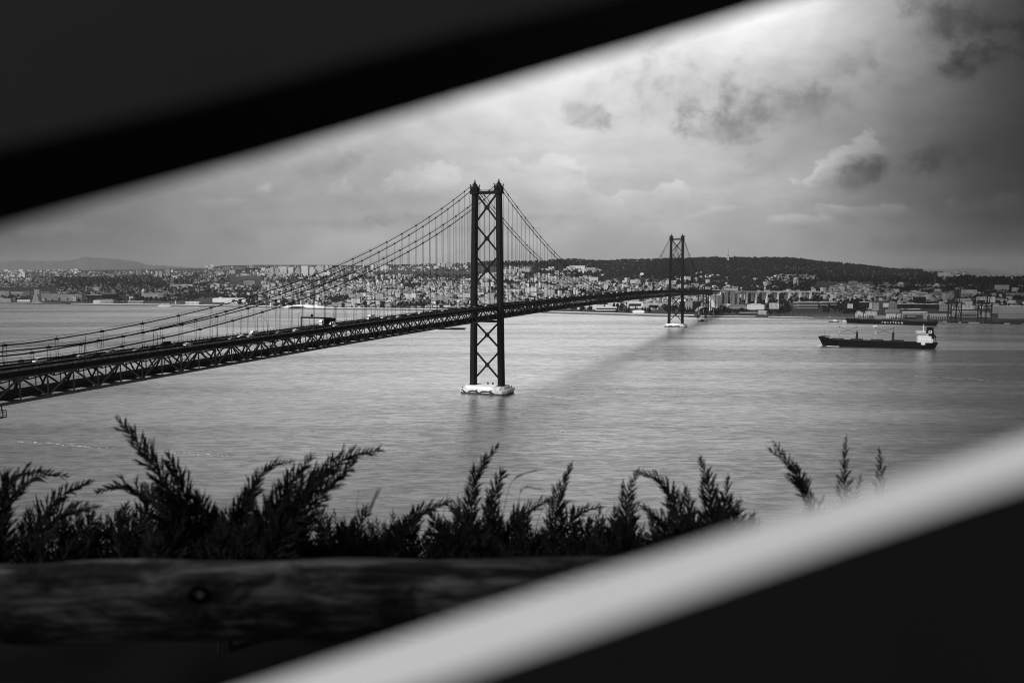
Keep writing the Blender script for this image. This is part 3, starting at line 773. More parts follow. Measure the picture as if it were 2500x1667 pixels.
kname = {'car': 'car', 'van': 'van', 'bus': 'bus', 'box': 'box truck', 'truck': 'lorry'}; pn = {'white': 'white', 'offwhite': 'pale silver', 'grey': 'grey', 'dark': 'dark', 'black': 'black'}
lanes = [-9.1, -5.5, -2.0, 2.0, 5.5, 9.1]
used_pos = []
left_c = sorted([c for c in cars if c[0] < 1160], key=lambda c: -c[0]); mid_c = sorted([c for c in cars if 1160 <= c[0] < 1645], key=lambda c: c[0]); far_c = sorted([c for c in cars if c[0] >= 1645], key=lambda c: c[0])
for c in cars:
    px, py, kind, paint = c
    s, w = on_road(px, py); wl = min(lanes, key=lambda q: abs(q-w)) if px < 1300 else random.choice([-5.5, -9.1, -2.0])
    Lk = {'car': 4.6, 'van': 5.2, 'bus': 12.4, 'box': 8, 'truck': 16}[kind]
    cand = sorted(lanes, key=lambda q: abs(q-wl))
    for q in cand:
        s = on_road_x(px, q)
        if all(abs(s-u[0]) > (Lk+u[2])/2+.8 or abs(q-u[1]) > 1 for u in used_pos): wl = q; break
    used_pos.append((s, wl, Lk))
    key = (kind, paint)
    if key in protos: o = copy_tree(protos[key])
    else: o = car_proto(kind, paint); protos[key] = o
    o.location = Bp(s, wl, zroad(s)+.015); slope = math.atan2(zroad(s+3)-zroad(s-3), 6)
    fwd = wl > 0
    o.rotation_euler = (0, (-slope if not fwd else slope), BRZ+(math.pi if fwd else 0))
    # vehicles are modelled with their nose at -x
    if c in left_c: where = f'{ordw(left_c.index(c)+1)} vehicle left of the near tower'
    elif c in mid_c: where = f'{ordw(mid_c.index(c)+1)} vehicle right of the near tower'
    else: where = f'{ordw(far_c.index(c)+1)} vehicle beyond the far tower'
    tag(o, f'{pn[paint]} {kname[kind]} on the bridge deck, {where}' if kind != 'truck' else 'articulated lorry with white cab and black trailer under the sign gantry', kname[kind], 'vehicles crossing the bridge')

# street lamps along the deck edges
lp = None; farl = [-458+37.9*k for k in range(30)]; nearl = [-440+37.9*k for k in range(30)]
def lamp():
    r_ = empty('street_lamp'); mb = MB()
    mb.tube([(0, 0, 0), (0, 0, 4.5), (0, 0, 7.6), (0, .5, 8.7), (0, 1.9, 9.4)], [.14, .11, .09, .08, .07], 6); mb.build('pole', M['steel'], r_)
    mb = MB(); mb.box((0, 2.4, 9.5), (.35, 1.1, .18)); mb.build('lamp_head', M['grey'], r_); return r_
for lst, side, word in ((farl, -1, 'far'), (nearl, 1, 'near')):
    for k, s in enumerate(lst):
        if abs(s) < 8 or s > 640: continue
        o = lamp() if lp is None else copy_tree(lp)
        if lp is None: lp = o
        o.location = Bp(s, 11.2*side, zroad(s)+.4); o.rotation_euler = (0, 0, BRZ+(0 if side > 0 else math.pi)+(0))
        tag(o, f'curved arm street lamp on the {word} edge of the bridge deck, {ordw(k+1)} from the left', 'street lamp', 'street lamps along the bridge deck')
# sign gantry over the southbound lanes
g_ = empty('sign_gantry', Bp(-266, 0, zroad(-266)), BRZ); tag(g_, 'dark steel sign gantry spanning the road left of the near tower', 'gantry')
mb = MB(); mb.bar((0, -10.9, 0), (0, -10.9, 6.6), .5); mb.bar((0, 10.9, 0), (0, 10.9, 6.6), .5); mb.build('post', M['steel'], g_)
mb = MB(); mb.bar((0, -11.1, 6.3), (0, 11.1, 6.3), .7, .9); mb.build('crossbar', M['steel'], g_)
for y in (-7.3, -3.7, 3.7, 7.3):
    mb = MB(); mb.box((-.5, y, 6.3), (.25, 1.4, .8)); mb.build('lane_signal', M['black'], g_)
mb = MB(); mb.tube([(-.2, 3, 6.9), (-.2, 3, 8.4)], .7, 10); mb.build('camera_dome', M['black'], g_)
# ------------------------------------------------------------------ the city on the far shore
UG = np.linspace(0.004, 1.0, 700)
def find_ground(px, py):
    ys = np.interp(px, PXS, SHY); yr = np.interp(px, RX, RD); Y = ys+20+(yr-ys-20)*UG; X = (px-1250)/FPX*Y/1.002
    z = land_h(X, Y); q = 672.03-(z-EYE)/Y*FPX
    i = np.argmax(q <= py)
    if q[i] > py: i = -1
    return float(X[i]), float(Y[i]), float(z[i])
# region: x0, x1, y0, y1 (photo px of the ground), houses, flats, slabs, trees
REG = [(0, 200, 657, 668, 60, 40, 12, 60), (0, 560, 664, 678, 170, 60, 10, 110), (130, 470, 677, 700, 14, 0, 0, 620), (0, 140, 678, 702, 120, 40, 4, 70), (140, 480, 696, 716, 120, 12, 2, 240),
 (0, 330, 716, 736, 26, 10, 8, 130), (400, 560, 672, 700, 90, 20, 6, 110), (400, 700, 697, 720, 110, 20, 6, 150), (450, 620, 712, 730, 6, 0, 0, 260), (330, 480, 722, 736, 8, 0, 0, 120),
 (560, 700, 722, 744, 30, 10, 3, 60), (500, 760, 652, 674, 70, 60, 50, 70), (620, 960, 652, 674, 60, 130, 20, 60), (700, 1160, 650, 662, 60, 60, 8, 60), (640, 1160, 672, 690, 200, 60, 12, 190), (640, 1160, 690, 712, 360, 150, 6, 60), (640, 1160, 710, 731, 320, 120, 8, 120),
 (660, 1160, 730, 751, 120, 40, 16, 230), (1160, 1450, 668, 690, 190, 110, 6, 60), (1160, 1450, 690, 714, 150, 90, 8, 150), (1330, 1430, 696, 718, 0, 0, 0, 170), (1160, 1420, 714, 752, 70, 80, 12, 190), (1228, 1293, 658, 667, 0, 26, 8, 0), (1330, 1460, 659, 665, 4, 4, 14, 4),
 (1180, 2150, 640, 652, 0, 0, 0, 1000), (1340, 2020, 633, 645, 0, 0, 0, 700), (1620, 1960, 631, 638, 0, 0, 0, 300), (900, 1180, 643, 652, 0, 0, 0, 160), (1300, 2250, 650, 668, 4, 0, 0, 1200), (1440, 2300, 666, 690, 10, 0, 0, 1300), (1430, 1700, 686, 704, 110, 10, 8, 260), (1400, 1720, 699, 712, 130, 30, 6, 90), (1400, 1500, 732, 756, 12, 8, 5, 40), (1500, 1600, 730, 752, 12, 8, 5, 50),
 (1590, 1725, 722, 748, 200, 20, 0, 40), (1630, 1800, 700, 713, 30, 10, 8, 50), (1700, 1990, 690, 714, 26, 4, 2, 620), (1880, 1992, 674, 684, 75, 0, 0, 10), (1700, 1800, 668, 682, 18, 0, 2, 20), (1860, 1960, 683, 692, 24, 0, 0, 60), (1720, 1900, 716, 735, 40, 10, 6, 90), (1850, 2060, 716, 730, 60, 30, 8, 70), (2030, 2200, 700, 735, 200, 60, 10, 90), (2200, 2320, 706, 735, 130, 40, 8, 60),
 (2130, 2330, 690, 716, 6, 0, 0, 240), (2240, 2310, 700, 716, 60, 6, 0, 20), (2310, 2520, 680, 700, 6, 0, 0, 420), (2300, 2520, 698, 735, 70, 12, 8, 460), (2180, 2520, 733, 755, 50, 20, 10, 50), (2290, 2380, 672, 682, 30, 10, 6, 20), (1745, 2010, 708, 738, 0, 0, 0, 420), (1660, 1925, 736, 768, 8, 0, 3, 170), (2060, 2110, 736, 768, 2, 0, 0, 60), (1150, 1450, 742, 757, 6, 4, 3, 120), (2010, 2100, 740, 762, 6, 0, 2, 60)]
KEEP = [(1748, 2008, 709, 760, 2620), (1930, 2055, 714, 775, 2430)]   # nothing grows out of the viaduct or the curved offices
houses, flats, trees = [], [], []
def place(lst, n, r, kind):
    x0, x1, y0, y1 = r[:4]
    for _ in range(n):
        px = random.uniform(x0, x1); py = random.uniform(y0, y1); X, Y, z = find_ground(px, py)
        if kind != 't' and vnoise(X, Y, 170, 21)*.6+vnoise(X, Y, 70, 22)*.4 < .40: trees.append((X, Y, z, px, py, 't')); continue
        if kind != 't' and any(a <= px <= b and Y < e and py > c-2 for a, b, c, d_, e in KEEP): continue
        lst.append((X, Y, z, px, py, kind))
for r in REG:
    place(houses, int(r[4]*1.75), r, 'h'); place(flats, int(r[5]*1.3), r, 'f'); place(flats, int(r[6]*(1 if r[0] < 1500 else .4)), r, 's'); place(trees, int(r[7]*(1.8 if r[0] > 1150 and r[3] < 692 else 1.15)), r, 't')
bx = MB  # shorthand
def district(px):
    return ('the far left edge' if px < 150 else 'the far left shore' if px < 420 else 'the left shore before the near tower' if px < 760 else 'the quarter left of the near tower' if px < 1160 else
            'the quarter between the two towers' if px < 1500 else 'the slope around the far tower' if px < 1760 else 'the slope behind the viaduct' if px < 2040 else 'the right harbour hillside')
def build_house(mb, X, Y, z, kind, k=1.0):
    rz = random.choice([0, math.pi/2])+random.uniform(-.5, .5)+.2
    if kind == 'h':
        d = (random.uniform(9, 16), random.uniform(8, 12), random.choice([3.5, 6, 6.5, 9])*random.uniform(.9, 1.1))
        mb.gable((X, Y, z-2), (d[0], d[1], d[2]+2), rz, random.uniform(1.5, 3.0), 0, 1)
    elif kind == 'f':
        h = random.choice([9, 12, 12, 15, 18, 21]); d = (random.uniform(10, 19), random.uniform(9, 13), h)
        mb.box((X, Y, z+h/2-1), (d[0], d[1], h+2), rz, 0, 2, True)
        mb.box((X+random.uniform(-2, 2), Y, z+h+1), (4, 4, 2.6), rz, 0, 2)
        mb.box((X, Y, z+h+.2), (d[0]+.6, d[1]+.6, .5), rz, 0, 2)
    else:
        h = random.choice([9, 12, 24]); d = (random.uniform(28, 50), random.uniform(10, 13), h)
        mb.box((X, Y, z+h/2-1), (d[0], d[1], h+2), random.uniform(-.25, .25), 0, 2, True)
MATS_H = [M['facade'], M['roof_tile'], M['roof_flat']]; MATS_F = [M['facade_apt'], M['roof_tile'], M['roof_flat']]
for lst, nm, cat, mats, pretty in ((houses, 'house', 'house', MATS_H, 'small pitched-roof house'), (flats, 'apartment_block', 'apartment block', MATS_F, 'pale flat-roofed apartment block')):
    lst.sort(key=lambda q: (q[1] if q[5] != 's' else q[1]*.6)); restb = MB()
    for k, (X, Y, z, px, py, kind) in enumerate(lst):
        if k < 290:
            mb = MB(); build_house(mb, 0, 0, 0, kind); o = mb.build(nm, mats, loc=(X, Y, z))
            zone = 'beside the river' if py > 727 else 'on the lower slope' if py > 708 else 'half-way up the slope' if py > 690 else 'high on the slope'
            pr2 = pretty if kind != 's' else 'long pale housing slab'; dd = district(px)
            o['_'] = 0; del o['_']; tag(o, f'{pr2} {zone}, in {dd}', cat, f'{pr2}s {zone} in {dd}')
        else: build_house(restb, X, Y, z, kind)
    tag(restb.build('distant_'+nm+'s', mats), f'mass of tiny distant {cat}s filling the slopes across the river', cat+'s', kind='stuff')

# trees: crowns of many small leaf clumps
def ico():
    bm = bmesh.new(); bmesh.ops.create_icosphere(bm, subdivisions=1, radius=1); v = np.array([q.co[:] for q in bm.verts]); f = np.array([[w.index for w in q.verts] for q in bm.faces]); bm.free(); return v, f
IV, IF = ico()
def crowns(spots):
    Vs, Fs, b_ = [], [], 0
    for (x, y, z, r_, h_) in spots:
        for _ in range(3):
            k = r_*random.uniform(.5, .9); c = np.array([x+random.uniform(-.55, .55)*r_, y+random.uniform(-.55, .55)*r_, z+h_*random.uniform(.45, .85)])
            n_ = IV*(1+rng.uniform(-.28, .28, (len(IV), 1)))*np.array([k, k, k*h_/(2.2*r_)]); Vs.append(n_+c); Fs.append(IF+b_); b_ += len(IV)
    return np.concatenate(Vs), np.concatenate(Fs)
spots = []
for (X, Y, z, px, py, _) in trees:
    sc_ = 1.0+.1*(Y > 3800)
    spots.append((X, Y, z-1, random.uniform(3.2, 5.6)*sc_, random.uniform(8, 14)*sc_))
V_, F_ = crowns(spots)
tag(mesh_np('distant_woods', V_, F_, M['leaf_far'], smooth=True), 'dark woods and garden trees covering the slopes across the river', 'woods', kind='stuff')
def tree(name, X, Y, z, r_, h_, label, cat, group, cyp=False):
    t_ = empty(name, (X, Y, z)); mb = MB()
    mb.tube([(0, 0, 0), (.1, 0, h_*.3), (0, .1, h_*.75)], [r_*.10+.15, r_*.07+.1, .08], 6)
    for k in range(4):
        a_ = k*1.6; mb.tube([(0, 0, h_*.35), (math.cos(a_)*r_*.5, math.sin(a_)*r_*.5, h_*.62)], [.12, .05], 4)
    mb.build('trunk', M['bark'], t_)
    Vs, Fs, b_ = [], [], 0; n_ = 46
    for k in range(n_):
        f_ = random.random()
        if cyp: rr = r_*(1-f_)**.7*random.uniform(.2, .8); zz = h_*(.10+.88*f_); kk = r_*.42*(1.15-f_)
        else:
            u_ = random.uniform(0, math.pi*2); zz = h_*random.uniform(.32, .96); rr = r_*math.sqrt(max(.05, 1-((zz/h_-.62)/.4)**2))*random.uniform(.3, 1); kk = r_*random.uniform(.16, .30)
        a_ = random.uniform(0, 2*math.pi)
        n2_ = IV*(1+rng.uniform(-.4, .4, (len(IV), 1)))*np.array([kk, kk, kk*(1.7 if cyp else .85)])
        Vs.append(n2_+np.array([rr*math.cos(a_), rr*math.sin(a_), zz])); Fs.append(IF+b_); b_ += len(IV)
    mesh_np('crown', np.concatenate(Vs), np.concatenate(Fs), M['leaf_far'], t_)
    tag(t_, label, cat, group); return t_
pc = tree('cypress_tree', 0, 0, 0, 2.6, 17, 'x', 'tree', 'x', True); pr = tree('round_tree', 0, 0, 0, 6, 11, 'x', 'tree', 'x')
first = {'c': pc, 'r': pr}; fl_ = {'c': True, 'r': True}
def put_tree(kind, px, py, h_, where):
    X, Y, z = find_ground(px, py); o = first[kind] if fl_[kind] else copy_tree(first[kind]); fl_[kind] = False
    k = h_/(17 if kind == 'c' else 11); o.location = (X, Y, z-.5); o.scale = (k*random.uniform(.85, 1.2),)*2+(k,); o.rotation_euler = (0, 0, random.uniform(0, 6))
    tag(o, ('dark narrow cypress ' if kind == 'c' else 'dark round-topped tree ')+where, 'tree', ('cypresses ' if kind == 'c' else 'trees ')+where)
for k in range(26): put_tree('c', random.uniform(1500, 1590), random.uniform(757, 764), random.uniform(11, 20), 'in the row on the quay between the towers')
for k in range(16): put_tree('c', random.uniform(1672, 1715), random.uniform(756, 763), random.uniform(14, 24), 'just right of the far tower')
for k in range(12): put_tree('r', random.uniform(1590, 1665), random.uniform(752, 762), random.uniform(9, 15), 'seen through the legs of the far tower')
for k in range(9): put_tree('r', random.uniform(1410, 1440), random.uniform(752, 760), random.uniform(8, 12), 'on the shore below the mid span')
for k in range(10): put_tree('c', random.uniform(1766, 1785), random.uniform(758, 763), random.uniform(8, 16), 'in front of the concrete block at the viaduct foot')
for k in range(14): put_tree('r', random.uniform(1870, 1935), random.uniform(752, 764), random.uniform(9, 15), 'in the park left of the curved offices')
for k in range(12): put_tree('r', random.uniform(2080, 2115), random.uniform(745, 758), random.uniform(12, 18), 'in the clump right of the curved offices')
for k in range(16): put_tree('c', random.uniform(200, 250), random.uniform(733, 738), random.uniform(9, 16), 'in the dark row behind the far left promenade')
for k in range(20): put_tree('r', random.uniform(255, 420), random.uniform(731, 737), random.uniform(10, 16), 'in front of the monastery')
for k in range(14): put_tree('r', random.uniform(870, 940), random.uniform(744, 752), random.uniform(9, 14), 'behind the promenade under the hangers')

# ---- single buildings
def block(name, px, py, Y, wd, dp, h, label, cat='building', rz=0.0, mats=('facade_dim', 'roof_flat'), z=None, roof_h=0, floors=0, band=False):
    """px, py: foot of the front wall in the photograph; sizes in metres"""
    p = pz(px, py, Y); zz = p.z if z is None else z; o = empty(name, (p.x, Y, zz), rz)
    mb = MB()
    if roof_h: 
        mb.gable((0, dp/2, 0), (wd, dp, h), 0, roof_h, 0, 1, .6)
        vs = mb; o2 = vs.build('walls', [M[mats[0]], M[mats[1]]], o)
    else:
        mb.box((0, dp/2, h/2), (wd, dp, h), 0, 0, None, True); mb.build('walls', [M[mats[0]]], o)
        mb = MB(); mb.box((0, dp/2, h+.35), (wd+.8, dp+.8, .7)); mb.build('roof', M[mats[1]], o)
    if floors:
        for k in range(floors):
            mb = MB(); zc = h*(k+.55)/floors; mb.box((0, -.12, zc), (wd*.97, .3, h/floors*.42)); mb.build('window_band', M['glass'], o)
    tag(o, label, cat); return o
def Yg(px, py): return find_ground(px, py)[1]
def mb_px(Y): return Y/FPX         # metres per photo pixel at distance Y
def pblock(name, x0, x1, ytop, ybot, label, cat='building', depth=14, Y=None, **kw):
    Y = Yg((x0+x1)/2, ybot) if Y is None else Y; s = mb_px(Y)
    return block(name, (x0+x1)/2, ybot, Y, (x1-x0)*s, depth, (ybot-ytop)*s, label, cat, **kw)
# tower blocks on the left horizon
for x0, x1, yt, yb, lab in ((332, 338, 659, 672, 'pale tower block, left one of the first pair on the horizon'), (339, 346, 658, 672, 'pale tower block, right one of the first pair on the horizon'), (380, 385, 662, 676, 'slim tower block, left one of the middle pair on the horizon'), (388, 395, 662, 676, 'slim tower block, right one of the middle pair on the horizon'), (404, 415, 657, 674, 'tallest pale tower block of the left horizon'), (46, 53, 667, 678, 'low grey tower block at the far left, left one of a pair'), (54, 61, 664, 678, 'low grey tower block at the far left, right one of a pair')):
    pblock('tower_block', x0, x1, yt, yb, lab, 'tower block', 20, mats=('facade_apt', 'roof_flat'))
for x0, x1, yt, yb in ((660, 668, 652, 671), (672, 681, 655, 671), (685, 700, 650, 672), (704, 716, 652, 672), (722, 732, 654, 673), (736, 752, 649, 674), (755, 766, 652, 674), (770, 790, 651, 673), (905, 912, 645, 660), (915, 921, 646, 660), (930, 948, 648, 661), (1066, 1074, 643, 652), (1077, 1086, 641, 652), (1089, 1104, 640, 652)):
    o = pblock('tower_block', x0, x1, yt, yb, f'pale skyline tower block left of the bridge tower, {ordw([660,672,685,704,722,736,755,770,905,915,930,1066,1077,1089].index(x0)+1)} from the left', 'tower block', 18, mats=('facade_apt', 'roof_flat')); o['group'] = 'tower blocks on the skyline'
# monument: stepped prow slab on the left quay
q = on_water(88, 742, 0); k = mb_px(q.y)
mon = empty('stone_monument', (q.x, q.y+6, 3)); tag(mon, 'tall grey stone monument shaped like a ship prow on the far left quay', 'monument')
mb = MB(); mb.box((0, 6, 27), (13*k*1.0, 8, 50)); mb.build('slab', M['stone'], mon)
mb = MB(); mb.prism([(-10*k, 0), (-9*k, 6*k), (-7*k, 12*k), (-5*k, 20*k), (-2*k, 24*k), (3*k, 22*k), (6*k, 14*k), (7*k, 6*k), (13*k, 0)], lambda p: (p[0], -6, p[1]), lambda p: (p[0], 1.9, p[1])); mb.build('prow', M['stone'], mon)
mb = MB(); mb.hexa([(-14*k, -9, -3), (16*k, -9, -3), (16*k, 8, -3), (-14*k, 8, -3), (-11*k, -8, 2.5), (14*k, -8, 2.5), (14*k, 8, 2.5), (-11*k, 8, 2.5)]); mb.build('plinth', M['grey'], mon)
# monastery with domed tower
Y = Yg(370, 730); k = mb_px(Y); p = pz(370, 730, Y)
mo = empty('monastery', p); tag(mo, 'long pale stone monastery with a domed bell tower at its left end', 'monastery')
mb = MB(); mb.gable((6*k, 8, 0), (54*k, 20, 13*k), 0, 5, 0, 1, .5); mb.build('nave', [M['facade_dim'], M['roof_tile']], mo)
mb = MB(); mb.gable((24*k, 0, 0), (14*k, 16, 11.5*k), 0, 4, 0, 1, .5); mb.build('west_wing', [M['facade_dim'], M['roof_tile']], mo)
mb = MB(); mb.box((-20*k, 4, 8.5*k), (7*k, 7*k, 17*k), 0, 0, None, True); mb.build('bell_tower', M['facade_dim'], mo)
mb = MB(); mb.tube([(-20*k, 4, 17*k), (-20*k, 4, 20*k), (-20*k, 4, 22*k), (-20*k, 4, 24*k), (-20*k, 4, 25.2*k)], [3.1*k, 3.1*k, 2.6*k, 1.4*k, .2], 12); mb.build('dome', M['conc'], mo, True)
mb = MB()
for x in range(-14, 33, 3): mb.box((x*k, -2.3 if x < 17 else -8.3, 14*k), (.8, .8, 4), taper=.2)
mb.build('pinnacles', M['conc'], mo)
pblock('cultural_centre', 92, 148, 718, 733, 'low broad stone-clad block left of centre on the far left shore', depth=40, mats=('facade_dim', 'roof_flat'))
pblock('cultural_centre_wing', 148, 200, 719, 735, 'plain low stone block right beside the broad stone-clad one', depth=30, mats=('facade_dim', 'roof_flat'))
pblock('offices', 160, 182, 709, 718, 'boxy office block standing above the low stone blocks', mats=('facade_dim', 'roof_flat'))
pblock('apartment_row', 0, 56, 712, 721, 'long row of flats behind the far left shore, left one', 'apartments', 14, mats=('facade_apt', 'roof_flat'))
pblock('apartment_row', 62, 80, 711, 720, 'grey flats just left of the stone monument', 'apartments', 14, mats=('facade_dim', 'roof_flat'))
pblock('apartment_row', 95, 122, 712, 719, 'grey flats just right of the stone monument', 'apartments', 14, mats=('facade_dim', 'roof_flat'))
pblock('pavilion', 0, 26, 729, 738, 'low grey pavilion at the left photo edge by the water', mats=('facade_dim', 'roof_flat'))
pblock('restaurant', 42, 73, 732, 737, 'low white roofed restaurant left of the monument', mats=('white', 'roof_white'))
pblock('hall', 203, 246, 720.5, 727, 'long low hall with a bright white roof', depth=30, mats=('dark', 'roof_white'))
pblock('hall', 250, 284, 718, 728, 'dark long building right of the white-roofed hall', depth=24, mats=('dark', 'roof_flat'))
pblock('boathouse', 228, 246, 733, 741, 'pale boathouse on the left promenade, left one of two', mats=('offwhite', 'roof_flat'), roof_h=2)
pblock('boathouse', 247, 277, 732, 741, 'grey boathouse on the left promenade, right one of two', mats=('facade_dim', 'roof_tile'), roof_h=3)
pblock('terminal', 312, 350, 735.5, 741, 'low white roofed cafe row on the left promenade', mats=('facade_dim', 'roof_white'))
pblock('riverside_cafe', 453, 486, 737, 744, 'riverside cafe with white canopies', mats=('facade_dim', 'roof_white'))
pblock('palace', 415, 470, 694, 702, 'long pale palace block on the slope above the left shore', mats=('facade', 'roof_flat'))
pblock('white_museum', 519, 600, 728.5, 738, 'long plain white museum building behind the left promenade', 'museum', 40, mats=('white', 'roof_white'))
pblock('laboratory', 595, 622, 686, 698, 'white stepped building above the trees left of the cables', mats=('facade', 'roof_white'))
pblock('warehouse', 915, 945, 732, 741, 'round-roofed grey shed behind the hangers', mats=('grey', 'sheet'), roof_h=3)
pblock('factory', 945, 955, 732, 742, 'small white gabled building beside the grey shed', mats=('white', 'roof_flat'), roof_h=2)
pblock('terrace_row', 1040, 1150, 745, 749.5, 'long low white row behind the promenade near the tower', mats=('facade_apt', 'roof_tile'))
pblock('long_building', 880, 922, 722, 727, 'long white building with flat roof behind the hangers', mats=('white', 'roof_white'))
pblock('flats', 1190, 1206, 716, 745, 'tall white apartment tower seen between the legs of the near tower', 'apartment tower', 16, mats=('facade_apt', 'roof_flat'))
pblock('flats', 1172, 1192, 726, 745, 'white flats at the left foot of the tall apartment tower', 'apartments', 16, mats=('facade_apt', 'roof_flat'))
pblock('barracks', 1233, 1345, 706, 715, 'long low white barracks right of the near tower', 'barracks', 14, mats=('facade', 'roof_tile'), roof_h=3)
pblock('estate', 1228, 1262, 657, 667, 'long white housing slab below the wooded ridge, left one', 'housing slab', 14, mats=('facade_apt', 'roof_flat'))
pblock('estate', 1266, 1293, 656, 665, 'long white housing slab below the wooded ridge, right one', 'housing slab', 14, mats=('facade_apt', 'roof_flat'))
pblock('museum', 1455, 1506, 750, 758, 'long white museum block on the shore under the mid span', 'museum', 22, mats=('white', 'roof_white'), floors=1)
pblock('gallery_block', 1459, 1497, 744, 752, 'white upper block with a row of windows behind the shore museum', 'museum', 14, mats=('facade', 'roof_flat'))
pblock('congress_hall', 1534, 1578, 738, 752, 'white flat-roofed hall behind the cypresses, left one', 'hall', 22, mats=('facade', 'roof_white'), floors=1)
pblock('congress_hall', 1583, 1607, 741, 756, 'white columned hall behind the cypresses, right one', 'hall', 18, mats=('facade', 'roof_white'), floors=1)
pblock('exhibition_tent', 1546, 1573, 759, 764, 'low white round-topped tent on the quay', 'tent', 12, mats=('white', 'roof_white'), roof_h=2, Y=2160)
pblock('dark_offices', 1676, 1691, 737, 760, 'dark office block just right of the far tower, left one', 'office block', 20, mats=('facade_dim', 'roof_flat'))
pblock('dark_offices', 1691, 1711, 736, 760, 'dark wide office block right of the far tower, right one', 'office block', 20, mats=('dark', 'roof_flat'))
pblock('hill_church', 1563, 1572, 668, 676, 'small white domed church on the wooded slope', 'church', 10, mats=('white', 'roof_white'), roof_h=3)
pblock('white_roof_hall', 1845, 1890, 702, 706, 'large bright white roof behind the viaduct', 'hall', 60, mats=('white', 'roof_white'))
pblock('station', 1833, 1868, 697, 700, 'low white arched station building on the slope', 'building', 12, mats=('facade', 'roof_flat'))
pblock('shed', 1787, 1830, 747, 754, 'large dark shed roof below the viaduct', 'shed', 60, Y=2250, mats=('grey', 'sheet'), roof_h=4)
pblock('white_hangar', 1830, 1866, 744, 756, 'white rounded hangar behind the marina', 'hangar', 26, Y=2210, mats=('white', 'roof_white'), roof_h=2)
pblock('white_office', 1882, 1902, 741, 754, 'white boxy office in front of the viaduct piers', 'office', 16, Y=2180, mats=('facade', 'roof_white'))
pblock('villa', 1877, 1902, 728, 736, 'low white villa block just before the viaduct', 'building', 12, mats=('facade', 'roof_flat'))
pblock('river_station', 1854, 1871, 760, 768, 'white two-storey ferry station on the water', 'ferry station', 10, Y=2070, mats=('facade', 'roof_white'))
pblock('dock_canopy', 1808, 1853, 763.5, 767, 'long low white canopy along the marina', 'canopy', 10, Y=2085, mats=('dark', 'roof_white'))
pblock('striped_house', 1917, 1932, 723, 735, 'white building with a slanted striped front', 'building', 12, mats=('white', 'roof_white'), floors=2)
pblock('old_factory', 1940, 1990, 726, 733, 'long low old factory with a row of tall windows', 'factory', 20, mats=('facade_dim', 'roof_tile'), roof_h=2)
for x0, lab in ((1945, 'banded round-cornered office building left of the other one'), (2002, 'banded round-cornered office building right of the other one')):
    Y = 2330 if x0 == 1945 else 2345; k = mb_px(Y); wd = 55*k if x0 == 1945 else 43*k; p = pz(x0, 759, Y); r_ = 8; hh = 23*k
    o = empty('curved_offices', p); tag(o, lab, 'office building')
    pl = []
    for cx_, cy_, a0 in ((wd-r_, r_, -90), (wd-r_, 34-r_, 0), (r_, 34-r_, 90), (r_, r_, 180)):
        for j in range(7): a_ = R(a0+15*j); pl.append((cx_+r_*math.cos(a_), cy_+r_*math.sin(a_)))
    mb = MB(); mb.prism(pl, lambda q: (q[0], q[1], 0), lambda q: (q[0], q[1], hh)); mb.build('glass_core', M['glass'], o)
    for j in range(7):
        z0 = hh*j/6.4; mb = MB(); cxm, cym = wd/2, 17
        mb.prism(pl, lambda q: (cxm+(q[0]-cxm)*1.02, cym+(q[1]-cym)*1.04, z0), lambda q: (cxm+(q[0]-cxm)*1.02, cym+(q[1]-cym)*1.04, z0+1.3)); mb.build('floor_band', M['offwhite'] if j != 6 else M['roof_white'], o)
for x0, x1, yt, yb, mt, lab in ((2075, 2082, 742, 753, 'facade_apt', 'small white striped stair tower by the dark trees'), (2104, 2122, 738, 750, 'dark', 'dark glazed office block, leftmost of the harbour row'), (2121, 2129, 738, 755, 'facade_apt', 'narrow white striped block between dark office blocks'), (2130, 2146, 739, 758, 'facade_dim', 'grey latticed block, second of the harbour row'), (2162, 2169, 740, 750, 'facade_apt', 'narrow white block right of the latticed one'), (2169, 2190, 740, 755, 'facade_dim', 'grey latticed block, third of the harbour row'), (2190, 2221, 742, 753, 'dark', 'dark banded office block, left of the three banded ones'), (2227, 2257, 742, 753, 'dark', 'dark banded office block, middle of the three banded ones'), (2263, 2293, 743, 754, 'dark', 'dark banded office block, right of the three banded ones'), (2293, 2322, 744, 760, 'facade_dim', 'plain grey latticed block beside the container cranes')):
    pblock('office_block', x0, x1, yt, yb, lab, 'office block', 16, Y=2120, mats=(mt, 'roof_white' if mt == 'dark' else 'roof_flat'), floors=3 if mt == 'dark' else 0)
pblock('tall_flats', 2151, 2160, 707, 722, 'tall dark apartment tower against the wooded hill, left part', 'apartment tower', 16, mats=('dark', 'roof_flat')); pblock('tall_flats', 2160, 2168, 704, 722, 'tall dark apartment tower against the wooded hill, right part', 'apartment tower', 16, mats=('facade_dim', 'roof_flat'))
pblock('glass_block', 2236, 2260, 725, 742, 'dark plain cube building on the harbour slope', 'building', 20, mats=('dark', 'roof_flat'))
pblock('gabled_church', 2194, 2203, 722, 732, 'small bright gabled house above the harbour roofs', 'house', 10, mats=('white', 'roof_tile'), roof_h=4)
